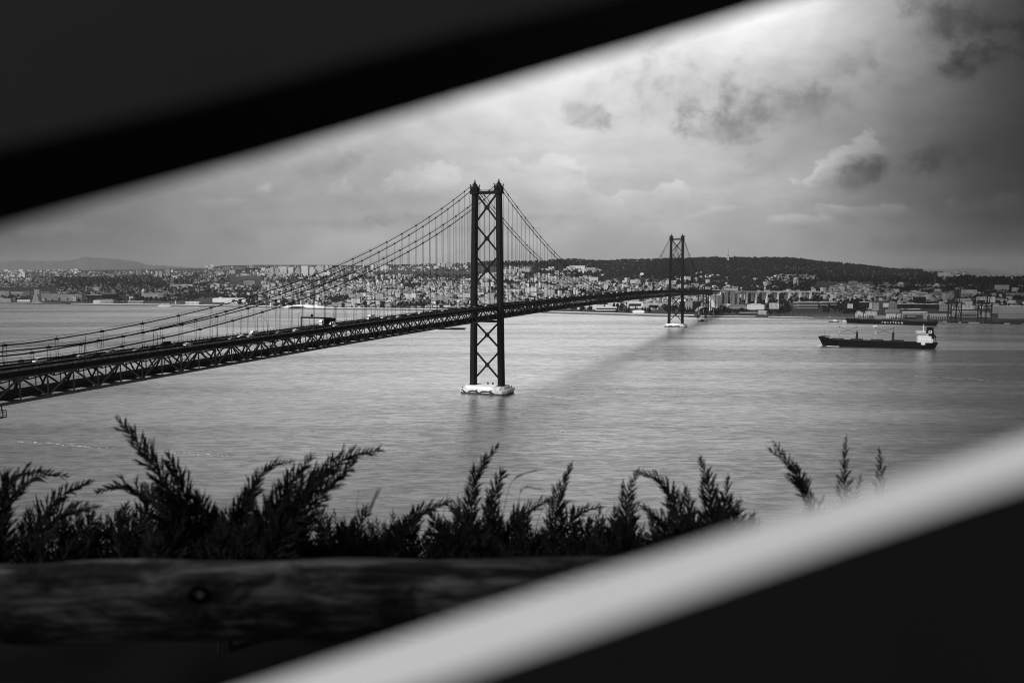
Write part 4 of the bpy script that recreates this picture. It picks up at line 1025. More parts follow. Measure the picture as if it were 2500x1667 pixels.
for x0, x1, yt, yb, mt, rf, lab in ((2093, 2120, 766, 779, 'facade', 'roof_white', 'white warehouse with dark doors behind the moored ship, leftmost'), (2119, 2141, 761, 781, 'facade', 'roof_white', 'tall white framed warehouse behind the moored ship'), (2141, 2165, 771, 781, 'facade_dim', 'roof_flat', 'low grey warehouse behind the moored ship'), (2170, 2212, 768, 782, 'facade', 'roof_white', 'white two-storey warehouse behind the lettered part of the ship'), (2216, 2236, 773, 785, 'dark', 'roof_white', 'dark shed with white sloping roof behind the moored ship'), (2168, 2196, 757, 764, 'facade_dim', 'roof_flat', 'long grey shed behind the white warehouses, left one'), (2210, 2264, 762, 768, 'grey', 'roof_white', 'long white-roofed shed behind the white warehouses, right one'), (2262, 2320, 767, 782, 'facade_dim', 'roof_flat', 'long pale terminal hall with square windows left of the cranes'), (2329, 2393, 761, 775, 'facade_dim', 'roof_white', 'long terminal hall with narrow bays between the cranes'), (2400, 2422, 763, 776, 'facade_dim', 'roof_flat', 'short terminal hall behind the right crane'), (2432, 2540, 748, 765, 'facade_dim', 'roof_white', 'tall pale harbour building at the right photo edge, upper part'), (2447, 2540, 765, 778, 'facade_dim', 'roof_flat', 'arcaded harbour building at the right photo edge, lower part'), (2349, 2374, 718, 733, 'facade_dim', 'roof_tile', 'grey palace on the wooded slope above the cranes'), (2463, 2520, 715, 728, 'facade_dim', 'roof_tile', 'long grey palace among trees at the right photo edge')):
    o = pblock('warehouse' if yb > 745 else 'palace', x0, x1, yt, yb, lab, 'warehouse' if yb > 745 else 'palace', 16, Y={True: 1990-(x0-2093)*.55, False: None}[yb > 745]+(60 if yt < 762 and yb > 745 else 0) if yb > 745 else None, mats=(mt, rf))
    if mt == 'facade' or 'bays' in lab or 'square' in lab:
        n_ = max(2, int((x1-x0)/4.2)); k = mb_px(o.location.y); hh = (yb-yt)*k
        for j in range(n_):
            mb = MB(); xx = (-.5+(j+.5)/n_)*(x1-x0)*k; mb.box((xx, -.1, hh*.38), (2.3, .25, hh*.42)); mb.build('doorway', M['glass'], o)
pblock('bell_tower', 2440, 2446, 719, 729, 'small pale bell tower among dark trees', 'bell tower', 6, mats=('conc', 'roof_flat'), roof_h=3)
# white shell museum roof on the quay under the cables
Y = 2600; k = mb_px(Y); p = pz(690, 752, Y)
o = empty('shell_museum', p); tag(o, 'low white wave-shaped museum on the promenade under the cables', 'museum')
mb = MB(); n_ = 24
for i in range(n_+1):
    f_ = i/n_; x = f_*110*k; hh = (math.sin(math.pi*min(1, f_*1.02))**.8)*9*k*(1-.35*f_)+1.0
    mb.v += [(x, 0, 0), (x, -1, hh*.55), (x, 8, hh), (x, 36, hh*.8), (x, 44, 0)]
for i in range(n_):
    for j in range(4): mb.face((i*5+j, i*5+5+j, i*5+6+j, i*5+1+j))
mb.build('shell_roof', M['white'], o, True)
mb = MB(); mb.prism([(14*k, .5), (20*k, 3.4*k), (34*k, 4.4*k), (52*k, 3.2*k), (62*k, .5)], lambda q: (q[0], -.95-q[1]*.03, q[1]), lambda q: (q[0], -1.6-q[1]*.05, q[1])); mb.build('entrance', M['dark'], o)
# lighthouse and arched canopy
q = on_water(425.5, 744, 0); o = empty('lighthouse', (q.x, q.y+14, 3.4)); tag(o, 'small white round lighthouse on the left promenade', 'lighthouse')
mb = MB(); mb.tube([(0, 0, 0), (0, 0, 8)], [3.0, 2.6], 14); mb.build('tower', M['white'], o); mb = MB(); mb.tube([(0, 0, 8), (0, 0, 9.4), (0, 0, 10.2)], [1.6, 1.6, .3], 10); mb.build('lantern', M['offwhite'], o)
p = on_water(1716, 770, 3); o = empty('arched_hall', (p.x, 2150, 3)); tag(o, 'arched metal hall roof under the north end of the bridge', 'hall')
mb = MB(); n_ = 14; k = mb_px(2150)
for i in range(n_+1):
    a_ = math.pi*i/n_
    for dd in (0, 1): mb.v.append((24*k-24*k*math.cos(a_), 0+dd*40, 6*k+18*k*math.sin(a_)**.8*.75)); 
for i in range(n_): mb.face((i*2, i*2+2, i*2+3, i*2+1))
rf_ = mb.build('roof', M['grey'], o); sl = rf_.modifiers.new('thickness', 'SOLIDIFY'); sl.thickness = .8
for x in (1, 12, 36, 47):
    mb = MB(); mb.bar((x*k, 1, 0), (x*k, 1, 7*k if x in (1, 47) else 16*k), .9); mb.build('column', M['conc'], o)
# TV tower, masts, arch aqueduct
X, Y, z = find_ground(1776, 640); k = mb_px(Y)
o = empty('telecom_tower', (X, Y, z)); tag(o, 'white telecom tower with a ring platform on the wooded ridge', 'telecom tower')
mb = MB(); mb.tube([(0, 0, 0), (0, 0, 14*k)], [3.2, 2.4], 10); mb.build('shaft', M['conc'], o)
mb = MB(); mb.tube([(0, 0, 13*k), (0, 0, 14*k), (0, 0, 17.5*k), (0, 0, 18.5*k)], [3, 5.6, 5.2, 2.6], 14); mb.build('platform', M['grey'], o)
mb = MB(); mb.tube([(0, 0, 18*k), (0, 0, 28*k), (0, 0, 39*k)], [1.6, 1.1, .5], 6); mb.build('antenna', M['grey'], o)
for i, (px, py, h_, lab) in enumerate(((1825.5, 634, 20, 'thin radio mast on the ridge, tallest right of the telecom tower'), (1836, 634, 18, 'thin radio mast on the ridge beside the tallest one'), (1856, 635, 16, 'faint thin radio mast above the middle of the ridge'), (1878, 636, 9, 'short radio mast on the ridge, with antennas at the top'), (1902, 636, 8, 'short radio mast on the ridge, rightmost'), (1871, 636, 6, 'very short radio mast on the ridge'), (1515, 642, 20, 'lone thin radio mast on the ridge left of the far tower'))):
    X, Y, z = find_ground(px, py+3); k = mb_px(Y); mb = MB()
    mb.tube([(0, 0, 0), (0, 0, (h_+3)*k)], [.75, .4], 4)
    if h_ < 10:
        for q in (.8, .95): mb.box((0, 0, (h_+3)*k*q), (3, 3, 2.2))
    tag(mb.build('radio_mast', M['grey'], loc=(X, Y, z)), lab, 'radio mast', 'radio masts on the ridge')
Y = 3300; k = mb_px(Y); p = pz(2200, 711, Y); o = empty('aqueduct', p); tag(o, 'pale aqueduct with a round arch crossing the wooded valley', 'aqueduct')
mb = MB(); mb.box((37*k, 0, 11*k), (76*k, 4, 1.2*k)); mb.build('channel', M['conc_dark'], o)
mb = MB(); mb.box((35.5*k, -1, 6*k), (2.2*k, 6, 13*k)); mb.build('tall_pier', M['grey'], o)
mb = MB(); mb.tube([((40+32*f_)*k, 0, (2+8*math.sin(math.pi*f_/1.6))*k) for f_ in np.linspace(0, 1, 12)], 1.6, 6); mb.build('arch', M['conc_dark'], o)
for x in range(4, 34, 5):
    mb = MB(); mb.box((x*k, 0, 8*k), (.6*k, 3, 6*k)); mb.build('small_pier', M['conc_dark'], o)
# ------------------------------------------------------------------ ships, boats and cranes
def hull(mb, L_, B_, zdeck, zbow, mi=0, n=26, bow_rake=9.0, stern=1.0):
    """bow at -L/2; closed ship hull around local x"""
    rows = []
    for i in range(n+1):
        f_ = i/n; x = -L_/2+L_*f_
        wd = B_/2*min(1, (max(f_, 0)/.16))**.6 if f_ < .16 else B_/2*(1 if f_ < .9 else 1-.25*((f_-.9)/.1)**2)
        wb_ = wd*(.55 if f_ < .16 else .97 if f_ < .85 else .97-.5*((f_-.85)/.15))
        zt = zdeck+(zbow-zdeck)*max(0, 1-f_/.13)**.7 if f_ < .13 else zdeck
        xo = bow_rake*max(0, 1-f_/.12); xs = -6*max(0, (f_-.9)/.1)**2
        rows.append([(x+xo+xs, -wb_*.9, -2), (x+xo*.8+xs*.6, -wb_, .6), (x, -wd, zt), (x, wd, zt), (x+xo*.8+xs*.6, wb_, .6), (x+xo+xs, wb_*.9, -2)])
    b_ = len(mb.v)
    for r_ in rows: mb.v += r_
    for i in range(n):
        for j in range(5): mb.face((b_+i*6+j, b_+i*6+6+j, b_+i*6+7+j, b_+i*6+j+1), mi)
    mb.face([b_+j for j in range(6)], mi); mb.face([b_+n*6+j for j in range(6)][::-1], mi)
bow, st = on_water(1996, 843), on_water(2288, 852); ctr = (bow+st)/2; dv = st-bow; L_ = dv.length; rz = math.atan2(dv.y, dv.x)
ship = empty('cargo_ship', (ctr.x, ctr.y, 0), rz); tag(ship, 'long black bulk carrier with deck cranes and white bridge house sailing at right', 'cargo ship')
mb = MB(); hull(mb, L_, 25, 9.6, 14.5, 0); mb.build('hull', M['black'], ship)
mb = MB()
for x in (-.36, -.20, -.03, .14): mb.box((x*L_+6, 0, 10.6), (17, 16, 2.2))
mb.build('hatch_covers', M['dark'], ship)
mb = MB(); mb.box((-.47*L_+6, 0, 14.4), (13, 9, 1.2), mi=0); mb.tube([(-.44*L_, 0, 13), (-.44*L_, 0, 24)], .25, 5); mb.bar((-.44*L_, -1.5, 20.5), (-.44*L_, 1.5, 20.5), .3); mb.build('foremast', M['dark'], ship)
for j, (x, pale) in enumerate(((-.315, 1), (-.163, 0), (-.008, 1), (.14, 0))):
    mb = MB(); mb.tube([(x*L_, 0, 9.6), (x*L_, 0, 20)], [1.9 if not pale else 1.2, 1.5 if not pale else 1.0], 8); mb.box((x*L_, 0, 20.5), (3.2, 3.6, 3.6)); mb.tube([(x*L_, 0, 22), (x*L_, 0, 25.5)], [.7, .5], 5)
    cr = mb.build('deck_crane', M['grey'] if pale else M['dark'], ship)
    sg = 1 if pale else -1; mb = MB()
    for yy_ in (-.8, .8): mb.bar((x*L_, yy_, 20), (x*L_+sg*24.5, yy_*.4, 29.5), .4)
    for q in np.linspace(.1, .95, 9): mb.bar((x*L_+sg*24.5*q, -.7, 20+9.5*q), (x*L_+sg*24.5*q, .7, 20+9.5*q), .2)
    mb.box((x*L_+sg*24.5, 0, 29.3), (1.5, 1.2, 1.5)); mb.build('jib', M['dark'], cr)
    if pale:
        mb = MB(); mb.bar((x*L_, 0, 19.2), (x*L_+16, 0, 18.4), .3); mb.build('grab_arm', M['dark'], cr)
for k, (x0, x1, z0, z1, wd) in enumerate(((.335, .455, 9.6, 15, 21), (.335, .445, 15, 19, 19), (.335, .42, 19, 22.6, 18), (.325, .40, 22.6, 25.6, 23))):
    mb = MB(); mb.box(((x0+x1)/2*L_, 0, (z0+z1)/2), ((x1-x0)*L_, wd, z1-z0-.02)); dk = mb.build('deck_house', M['offwhite'], ship)
    for j in range(6 if k < 3 else 1):
        mb = MB(); xx = (x0+(x1-x0)*(j+.5)/6)*L_
        if k < 3: mb.box((xx, -wd/2-.02, (z0+z1)/2+.3), (.8, .1, .8))
        else: mb.box(((x0+x1)/2*L_, 0, 24.4), ((x1-x0)*L_+.1, wd+.1, 1.0))
        mb.build('window', M['glass'], dk)
mb = MB(); mb.tube([(.385*L_, 0, 25.6), (.385*L_, 0, 36)], [.9, .4], 6); mb.bar((.37*L_, 0, 32), (.40*L_, 0, 32), .3); mb.bar((.385*L_, -3, 34), (.385*L_, 3, 34), .3); mb.build('mast', M['offwhite'], ship)
mb = MB(); mb.box((.437*L_, 0, 23.5), (11.5, 7, 17), taper=.7); fn = mb.build('funnel', M['black'], ship)
mb = MB(); mb.box((.437*L_, -3.25, 25), (4.2, .35, 4.2)); mb.build('funnel_emblem', M['offwhite'], fn); mb = MB(); mb.box((.437*L_, -3.45, 25.2), (2.0, .3, 2.4)); mb.build('emblem_centre', M['black'], fn)
mb = MB(); mb.tube([(.487*L_, 0, 16.5), (.470*L_, 0, 20), (.462*L_, 0, 21)], [1.4, 1.6, .5], 8); mb.bar((.49*L_, 0, 9.5), (.478*L_, 0, 17.5), .8); mb.build('lifeboat', M['dark'], ship)
mb = MB(); mb.box((.38*L_, -12.6, 8.6), (5.2, .25, 4.2)); mb.build('gangway_panel', M['offwhite'], ship)
mb = MB()
for x, w_ in ((-.50, 5), (-.42, 12), (-.36, 8), (-.30, 16)): mb.box((x*L_+w_/2, -10.8 if x > -.45 else 0, .25), (w_, 1.6 if x > -.45 else 5, .5))
mb.build('bow_wave', M['foam'], ship)
# moored ship with lettering on its side
a_, b_ = on_water(2062, 787, 0), on_water(2286, 795, 0); dv = b_-a_; rz = math.atan2(dv.y, dv.x); L2 = dv.length; c_ = (a_+b_)/2
s2 = empty('moored_ship', (c_.x, c_.y-6, 0), rz); tag(s2, 'long low black ship moored at the quay with white letters on its side', 'ship')
mb = MB(); hull(mb, L2, 22, 8.6, 10.5, 0, bow_rake=3); mb.build('hull', M['black'], s2)
mb = MB()
for x in (-.4, -.22, -.04, .14): mb.box((x*L2, 0, 9.4), (18, 14, 1.8))
mb.bar((-.45*L2, 0, 8.9), (.48*L2, 0, 8.9), 12, .8); mb.box((.44*L2, 0, 11), (14, 16, 5)); mb.build('hatches', M['dark'], s2)
cu = bpy.data.curves.new('side_lettering', 'FONT'); cu.body = 'POLSTEAM'; cu.size = 5.2; cu.space_character = 2.0; cu.extrude = .06; cu.align_x = 'CENTER'; cu.materials.append(M['white'])
tmp_ = bpy.data.objects.new('tmp_text', cu); col.objects.link(tmp_); dg = bpy.context.evaluated_depsgraph_get()
me_ = bpy.data.meshes.new_from_object(tmp_.evaluated_get(dg)); bpy.data.objects.remove(tmp_); to = bpy.data.objects.new('side_lettering', me_); col.objects.link(to)
if not me_.materials: me_.materials.append(M['white'])
to['label'] = 'white painted letters'; to.parent = s2; to.location = (.035*L2, -11.15, 2.4); to.rotation_euler = (math.pi/2, 0, 0)
for x in (-.40, -.30, .06, .12, .40):
    mb = MB(); mb.bar((x*L2, 0, 9), (x*L2, 0, 25), 1.2); mb.bar((x*L2, 0, 24), (x*L2+14, 0, 16), .6); mb.build('derrick', M['dark'], s2)
def small_boat(name, px, py, L3, mathull, label, cat='boat', cabin=True, mast=0, rzz=0.0, super_=0, Hh=1.6, cab='white'):
    q = on_water(px, py); o = empty(name, (q.x, q.y, 0), rzz); tag(o, label, cat)
    mb = MB(); hull(mb, L3, L3*.27, Hh, Hh*1.5, 0, 12, L3*.05); mb.build('hull', M[mathull], o)
    if cabin: mb = MB(); mb.box((L3*.08, 0, Hh+L3*.05), (L3*.3, L3*.18, L3*.1)); mb.box((L3*.05, 0, Hh+L3*.115), (L3*.16, L3*.14, L3*.03)); mb.build('cabin', M[cab], o)
    for j in range(super_):
        mb = MB(); mb.box((L3*.04, 0, Hh+1.4+2.7*j), (L3*(.78-.14*j), L3*.22, 2.4)); mb.build('deck', M['white'], o); mb = MB(); mb.box((L3*.04, 0, Hh+1.6+2.7*j), (L3*(.74-.14*j), L3*.225, 1.0)); mb.build('window_band', M['glass'], o)
    if mast: mb = MB(); mb.tube([(0, 0, Hh), (0, 0, mast)], .16, 5); mb.bar((0, 0, Hh+1.4), (L3*.4, 0, Hh+1.4), .2); mb.build('mast', M['grey'], o)
    return o
small_boat('white_ferry', 403, 748, 52, 'white', 'white passenger ferry moored by the lighthouse on the left shore', 'ferry', False, 16, 0.1, 3, 2.4)
small_boat('workboat', 1713, 784, 17, 'dark', 'small dark workboat leaving a wake right of the far tower', 'boat', True, 6, 0.1, cab='dark')
small_boat('barge', 1690, 774, 22, 'dark', 'small dark barge moored just right of the far tower', 'barge', False, 0, 0, 0, 2.2)
small_boat('tug', 2036, 786, 26, 'black', 'dark tug boat moored left of the lettered ship, left one', 'tug', True, 13); small_boat('tug', 2060, 787, 24, 'grey', 'grey tug boat touching the bow of the lettered ship', 'tug', True, 12)
small_boat('launch', 2137, 797, 9, 'white', 'small white launch beside the lettered ship', 'launch', True, 0); small_boat('harbour_boat', 1869, 771, 15, 'white', 'white motor boat in the harbour mouth', 'boat', True, 0)
small_boat('yacht', 2024, 778, 26, 'white', 'white motor yacht at the right jetty', 'yacht', True, 0); small_boat('yacht', 1992, 776, 15, 'white', 'small white yacht left of the motor yacht', 'yacht', True, 0)
for j, (px, h_) in enumerate(((1888, 24), (1910, 15), (1919, 13), (1930, 17), (1945, 14), (1957, 12), (1968, 13))):
    small_boat('sailing_boat', px, 773.5, 11, 'offwhite', f'moored sailing boat with a bare mast, {ordw(j+1)} from the left behind the right jetty', 'sailing boat', True, h_, random.uniform(-.5, .5))['group'] = 'sailing boats at the right jetty'
for j, px in enumerate((1790, 1799, 1808, 1817, 1826, 1835)):
    small_boat('sailing_boat', px, 769.5, 9, 'white', f'small white moored boat with a mast, {ordw(j+1)} from the left behind the left jetty', 'sailing boat', True, 11, random.uniform(-.5, .5))['group'] = 'boats behind the left jetty'
# long dark pontoon seen under the truss left of the near tower
q = on_water(1103, 804); o = empty('cargo_barge', (q.x, q.y, 0), .02); tag(o, 'dark flat cargo barge on the water just left of the near tower', 'barge'); k = mb_px(q.y)
mb = MB(); hull(mb, 72*k, 9, 2.2, 2.6, 0, 10, 3); mb.build('hull', M['black'], o)
mb = MB()
for x in np.arange(-.05, .5, .035): mb.box((x*72*k, random.uniform(-1, 1), 3.1), (1.2, 3, random.uniform(1, 2.2)))
mb.build('deck_cargo', M['dark'], o)
# boat wakes: thin foam streaks
for nm, x0, y0, x1, y1, wd, lab in (('boat_wake', 1722, 784.5, 1800, 786, 2.2, 'white wake behind the small dark workboat'), ('foam_line', 40, 1077, 276, 1095, 1.1, 'thin white foam line on the water at lower left'), ('foam_line', 400, 1103, 560, 1113, 1.0, 'shorter foam line right of the tall juniper tip'), ('foam_line', 1350, 1054, 1500, 1060, .8, 'faint foam line right of the near tower reflection'), ('foam_line', 1620, 1003, 2250, 1008, .9, 'long broken foam line across the right water'), ('pier_foam', 1112, 966, 1150, 969, 2.5, 'patch of white foam at the left end of the near pier'), ('pier_foam', 1262, 962, 1420, 976, 2.6, 'disturbed water trailing right from the near pier'), ('foam_line', 2180, 915, 2500, 933, 1.6, 'faint wake line at the far right of the water')):
    wd *= 1.5
    a_, b_ = on_water(x0, y0), on_water(x1, y1); dv = b_-a_; n_ = dv.normalized(); pr_ = Vector((-n_.y, n_.x, 0)); mb = MB(); L3 = dv.length; x = 0
    gap = 'broken' in lab or nm == 'foam_line'
    while x < L3:
        ln = random.uniform(.03, .10)*L3*(1 if not gap else .8); off = pr_*random.uniform(-1, 1)*wd*(1.5 if gap else .3)
        p0 = a_+n_*x+off; p1 = a_+n_*min(L3, x+ln)+off; w_ = wd*random.uniform(.10, .36)
        b0 = len(mb.v); pm = (p0+p1)/2+pr_*random.uniform(-.3, .3)*wd
        mb.v += [tuple(p0+Vector((0, 0, .03))), tuple(pm-pr_*w_+Vector((0, 0, .03))), tuple(p1+Vector((0, 0, .03))), tuple(pm+pr_*w_+Vector((0, 0, .03)))]; mb.face((b0, b0+1, b0+2, b0+3))
        x += ln*random.uniform(.5, 1.5 if gap else .9)
    tag(mb.build(nm, M['foam']), lab, 'foam', kind='structure')
# container cranes
for px, lab in ((2337, 'dark ship-to-shore container crane, left one of two'), (2411, 'dark ship-to-shore container crane, right one of two')):
    Y = float(np.interp(px, PXS, SHY))+6; k = mb_px(Y); o = empty('container_crane', ((px-1250)/FPX*Y/1.002, Y, 4.4)); tag(o, lab, 'container crane', 'container cranes on the quay'); wl_ = 12.5*k
    for (x, y) in ((-wl_, 0), (wl_, 0), (-wl_*.8, 16), (wl_*.8, 16)):
        mb = MB(); mb.bar((x, y, 0), (x, y, 46), 1.9); mb.build('leg', M['dark'], o)
    mb = MB()
    for y in (0, 16): mb.bar((-wl_, y, 12), (wl_, y, 12), 1.6); mb.bar((-wl_, y, 45), (wl_, y, 45), 2.0)
    for x in (-wl_, wl_): mb.bar((x, 0, 12), (x*.8, 16, 12), 1.4); mb.bar((x, 0, 45), (x*.8, 16, 45), 1.6); mb.bar((x, 0, 14), (x*.8, 16, 44), .9)
    mb.bar((-wl_, 16, 14), (wl_, 16, 44), .7); mb.build('frame', M['dark'], o)
    mb = MB()
    for x in (-3, 3): mb.bar((x, -4, 43), (x, 44, 43), 1.6, 2.2); mb.bar((x, -4, 45), (x*.6, -12, 84), 1.4, 1.8)
    for q2 in np.linspace(.1, .95, 8): mb.bar((-3+q2*.5, -4-8*q2, 45+39*q2), (3-q2*.5, -4-8*q2, 45+39*q2), .6)
    mb.build('boom', M['dark'], o)
    mb = MB(); mb.bar((-3, 2, 46), (0, 6, 70), 1.0); mb.bar((3, 2, 46), (0, 6, 70), 1.0); mb.bar((0, 6, 70), (0, -10, 80), .5); mb.bar((0, 6, 70), (0, 40, 45), .5); mb.build('mast', M['dark'], o)
    mb = MB(); mb.box((0, 22, 47.5), (9, 12, 5)); mb.build('machine_house', M['dark'], o)
cont = None
for j in range(46):
    px = random.uniform(2320, 2500); Yc = float(np.interp(px, PXS, SHY))+10; q = Vector(((px-1250)/FPX*Yc/1.002, Yc, 4)); r0 = j % 3
    mb = MB(); mb.box((0, 0, 1.3), (12.2, 2.44, 2.6))
    for x in np.arange(-5.8, 5.9, .8): mb.box((x, -1.25, 1.3), (.3, .08, 2.3)); mb.box((x, 1.25, 1.3), (.3, .08, 2.3))
    o = mb.build('container', M[random.choice(['dark', 'grey', 'black', 'dark'])]); o.location = (q.x, q.y+r0*9+(j//3 % 2)*4, 4.41)
    o.rotation_euler = (0, 0, random.choice([0, .02, -.02])); tag(o, 'dark shipping container on the right quay among others around the cranes', 'container', 'containers on the right quay')

# ------------------------------------------------------------------ the viewpoint: slope, log rail, junipers, slotted panel
nx, ny = 60, 60; xs = np.linspace(-90, 90, nx); ys = np.concatenate([np.linspace(-40, 4.35, 10), np.linspace(4.5, 150, ny-10)])
X_, Y_ = np.meshgrid(xs, ys); Z_ = EYE-1.62-np.maximum(0, Y_-4.35)*.95+(vnoise(X_, Y_, 6, 8)-.5)*np.clip((Y_-4)/10, 0, 1)*3
Z_ = np.maximum(Z_, -4); i_ = (np.arange(ny-1)[:, None]*nx+np.arange(nx-1)[None, :]).ravel()
tag(mesh_np('hillside', np.stack([X_, Y_, Z_], -1).reshape(-1, 3), np.stack([i_, i_+1, i_+nx+1, i_+nx], -1), M['soil'], smooth=True), 'dark steep hillside falling to the river below the viewpoint', 'ground', kind='structure')
# log rail
a_, b_ = pz(-500, 1381, 1.58), pz(2600, 1352, 1.58); a_.z -= .08; b_.z -= .08
rail = empty('log_rail', (a_+b_)/2); tag(rail, 'thick weathered round log handrail across the bottom left', 'handrail')
dv = b_-a_; n_, m_ = 90, 40; Vs = []
for i in range(n_+1):
    f_ = i/n_; c = a_+dv*f_-(a_+b_)/2
    for j in range(m_):
        t_ = 2*math.pi*j/m_; r_ = .078+.0016*math.sin(f_*31)+.002*math.sin(t_*3+f_*40)+.002*math.sin(t_*7+f_*17)
        kx = (f_*2.5-1.05); 
        Vs.append((c.x, c.y+r_*math.cos(t_), c.z+r_*math.sin(t_)))
Fs = [(i*m_+j, i*m_+(j+1) % m_, (i+1)*m_+(j+1) % m_, (i+1)*m_+j) for i in range(n_) for j in range(m_)]
mesh_np('log', np.array(Vs), np.array(Fs), M['log'], rail, True)
kn = pz(487, 1450, 1.58-.074)-(a_+b_)/2; mb = MB()
ringp = [(kn.x+.013*math.cos(t_)*1.3, kn.y-.001, kn.z+.013*math.sin(t_)) for t_ in np.linspace(0, 2*math.pi, 20)]
mb.tube(ringp, .0045, 6, cap=False); mb.build('knot_rim', M['soil'], rail, True)
mb = MB(); mb.tube([(kn.x+.004, kn.y-.008, kn.z), (kn.x+.004, kn.y+.01, kn.z)], [.006, .007], 10); mb.build('bolt_end', M['grey'], rail)
for x in (-1.75, 1.55):
    mb = MB(); mb.tube([(x, .13, -1.2), (x, .13, -.08)], [.07, .065], 12); mb.build('rail_post', M['bark'], rail, True)
# junipers
def spline(pts, n=26):
    out = []; P = [pts[0]]+list(pts)+[pts[-1]]
    for i in range(1, len(P)-2):
        for k in range(n//(len(pts)-1)):
            t_ = k/(n//(len(pts)-1)); p0, p1, p2, p3 = (Vector(q) for q in P[i-1:i+3])
            out.append(.5*((2*p1)+(-p0+p2)*t_+(2*p0-5*p1+4*p2-p3)*t_*t_+(-p0+3*p1-3*p2+p3)*t_**3))
    out.append(Vector(pts[-1])); return out
def spray(mb, p0, d, L3, r0=.0022, depth=0):
    """a scaly twig: a tapered spindle with short scale shoots along both sides"""
    d = d.normalized(); n_ = max(3, int(L3/.0075)); side = d.cross(Vector((random.uniform(-1, 1), random.uniform(-1, 1), .2))).normalized(); bend = Vector((0, 0, 1))*random.uniform(-.15, .3)
    pts = [p0+d*(L3*i/4)+bend*L3*(i/4)**2*.25 for i in range(5)]
    mb.tube(pts, [r0*1.2, r0*1.25, r0*1.0, r0*.7, r0*.2], 4, 0, False)
    for i in range(n_):
        f_ = (i+.6)/n_; j = min(3, int(f_*4)); q = pts[j].lerp(pts[j+1], f_*4-j); rot = Matrix.Rotation(random.choice([0, math.pi])+random.uniform(-.9, .9), 3, d)
        e = (d*random.uniform(.8, 1.2)+(rot @ side)*random.uniform(.4, .75)).normalized(); ll = L3*.34*(1-f_*.75)*random.uniform(.6, 1.15)
        m2 = q+e*ll; b_ = len(mb.v); ax = e.cross(Vector((0, 1, 0)))
        ax = ax.normalized() if ax.length > .1 else Vector((1, 0, 0)); ay = e.cross(ax); rr = r0*.95; mid = q+e*ll*.45
        mb.v += [tuple(q), tuple(mid+ax*rr), tuple(mid-ax*rr*.5+ay*rr*.85), tuple(mid-ax*rr*.5-ay*rr*.85), tuple(m2)]
        for t3 in ((0, 1, 2), (0, 2, 3), (0, 3, 1), (4, 2, 1), (4, 3, 2), (4, 1, 3)): mb.face([b_+z for z in t3])
def frond(fol, stem, path, D, dense=1.0, wid=1.0):
    pts = spline([pz(x, y, D+random.uniform(-.04, .04)) for x, y in path], 24); L3 = sum((pts[i+1]-pts[i]).length for i in range(len(pts)-1)); N = len(pts)
    stem.tube(pts, [max(.0012, .006*(1-i/N)) for i in range(N)], 5, 0, False)
    cum = 0; step = .0105/dense; nxt = L3*.06; k = 0; up = Vector((0, 0, 1))
    for i in range(N-1):
        a_, b_ = pts[i], pts[i+1]; sl_ = (b_-a_).length; d = (b_-a_).normalized()
        while nxt < cum+sl_:
            f_ = nxt/L3; p = a_.lerp(b_, (nxt-cum)/sl_); k += 1
            ph = random.uniform(0, 2*math.pi); u_ = d.cross(Vector((0, 1, 0))).normalized()*(1 if k % 2 else -1); v_ = Vector((0, random.uniform(-.6, .6), 0))
            ll = wid*(.018+.112*(1-f_)**.8*min(1, f_*4+.45))*random.uniform(.65, 1.25)
            e = (d*random.uniform(.9, 1.3)+u_*random.uniform(.45, .85)+v_+up*.15).normalized()
            spray(fol, p, e, ll, .0030)
            if ll > .05:
                for q in (.35, .6): spray(fol, p+e*ll*q, (e+u_*random.uniform(-.5, .6)+Vector((0, random.uniform(-.5, .5), 0))).normalized(), ll*.55, .0027)
            nxt += step*random.uniform(.7, 1.3)
        cum += sl_
    spray(fol, pts[-2], (pts[-1]-pts[-3]).normalized(), .035, .002)
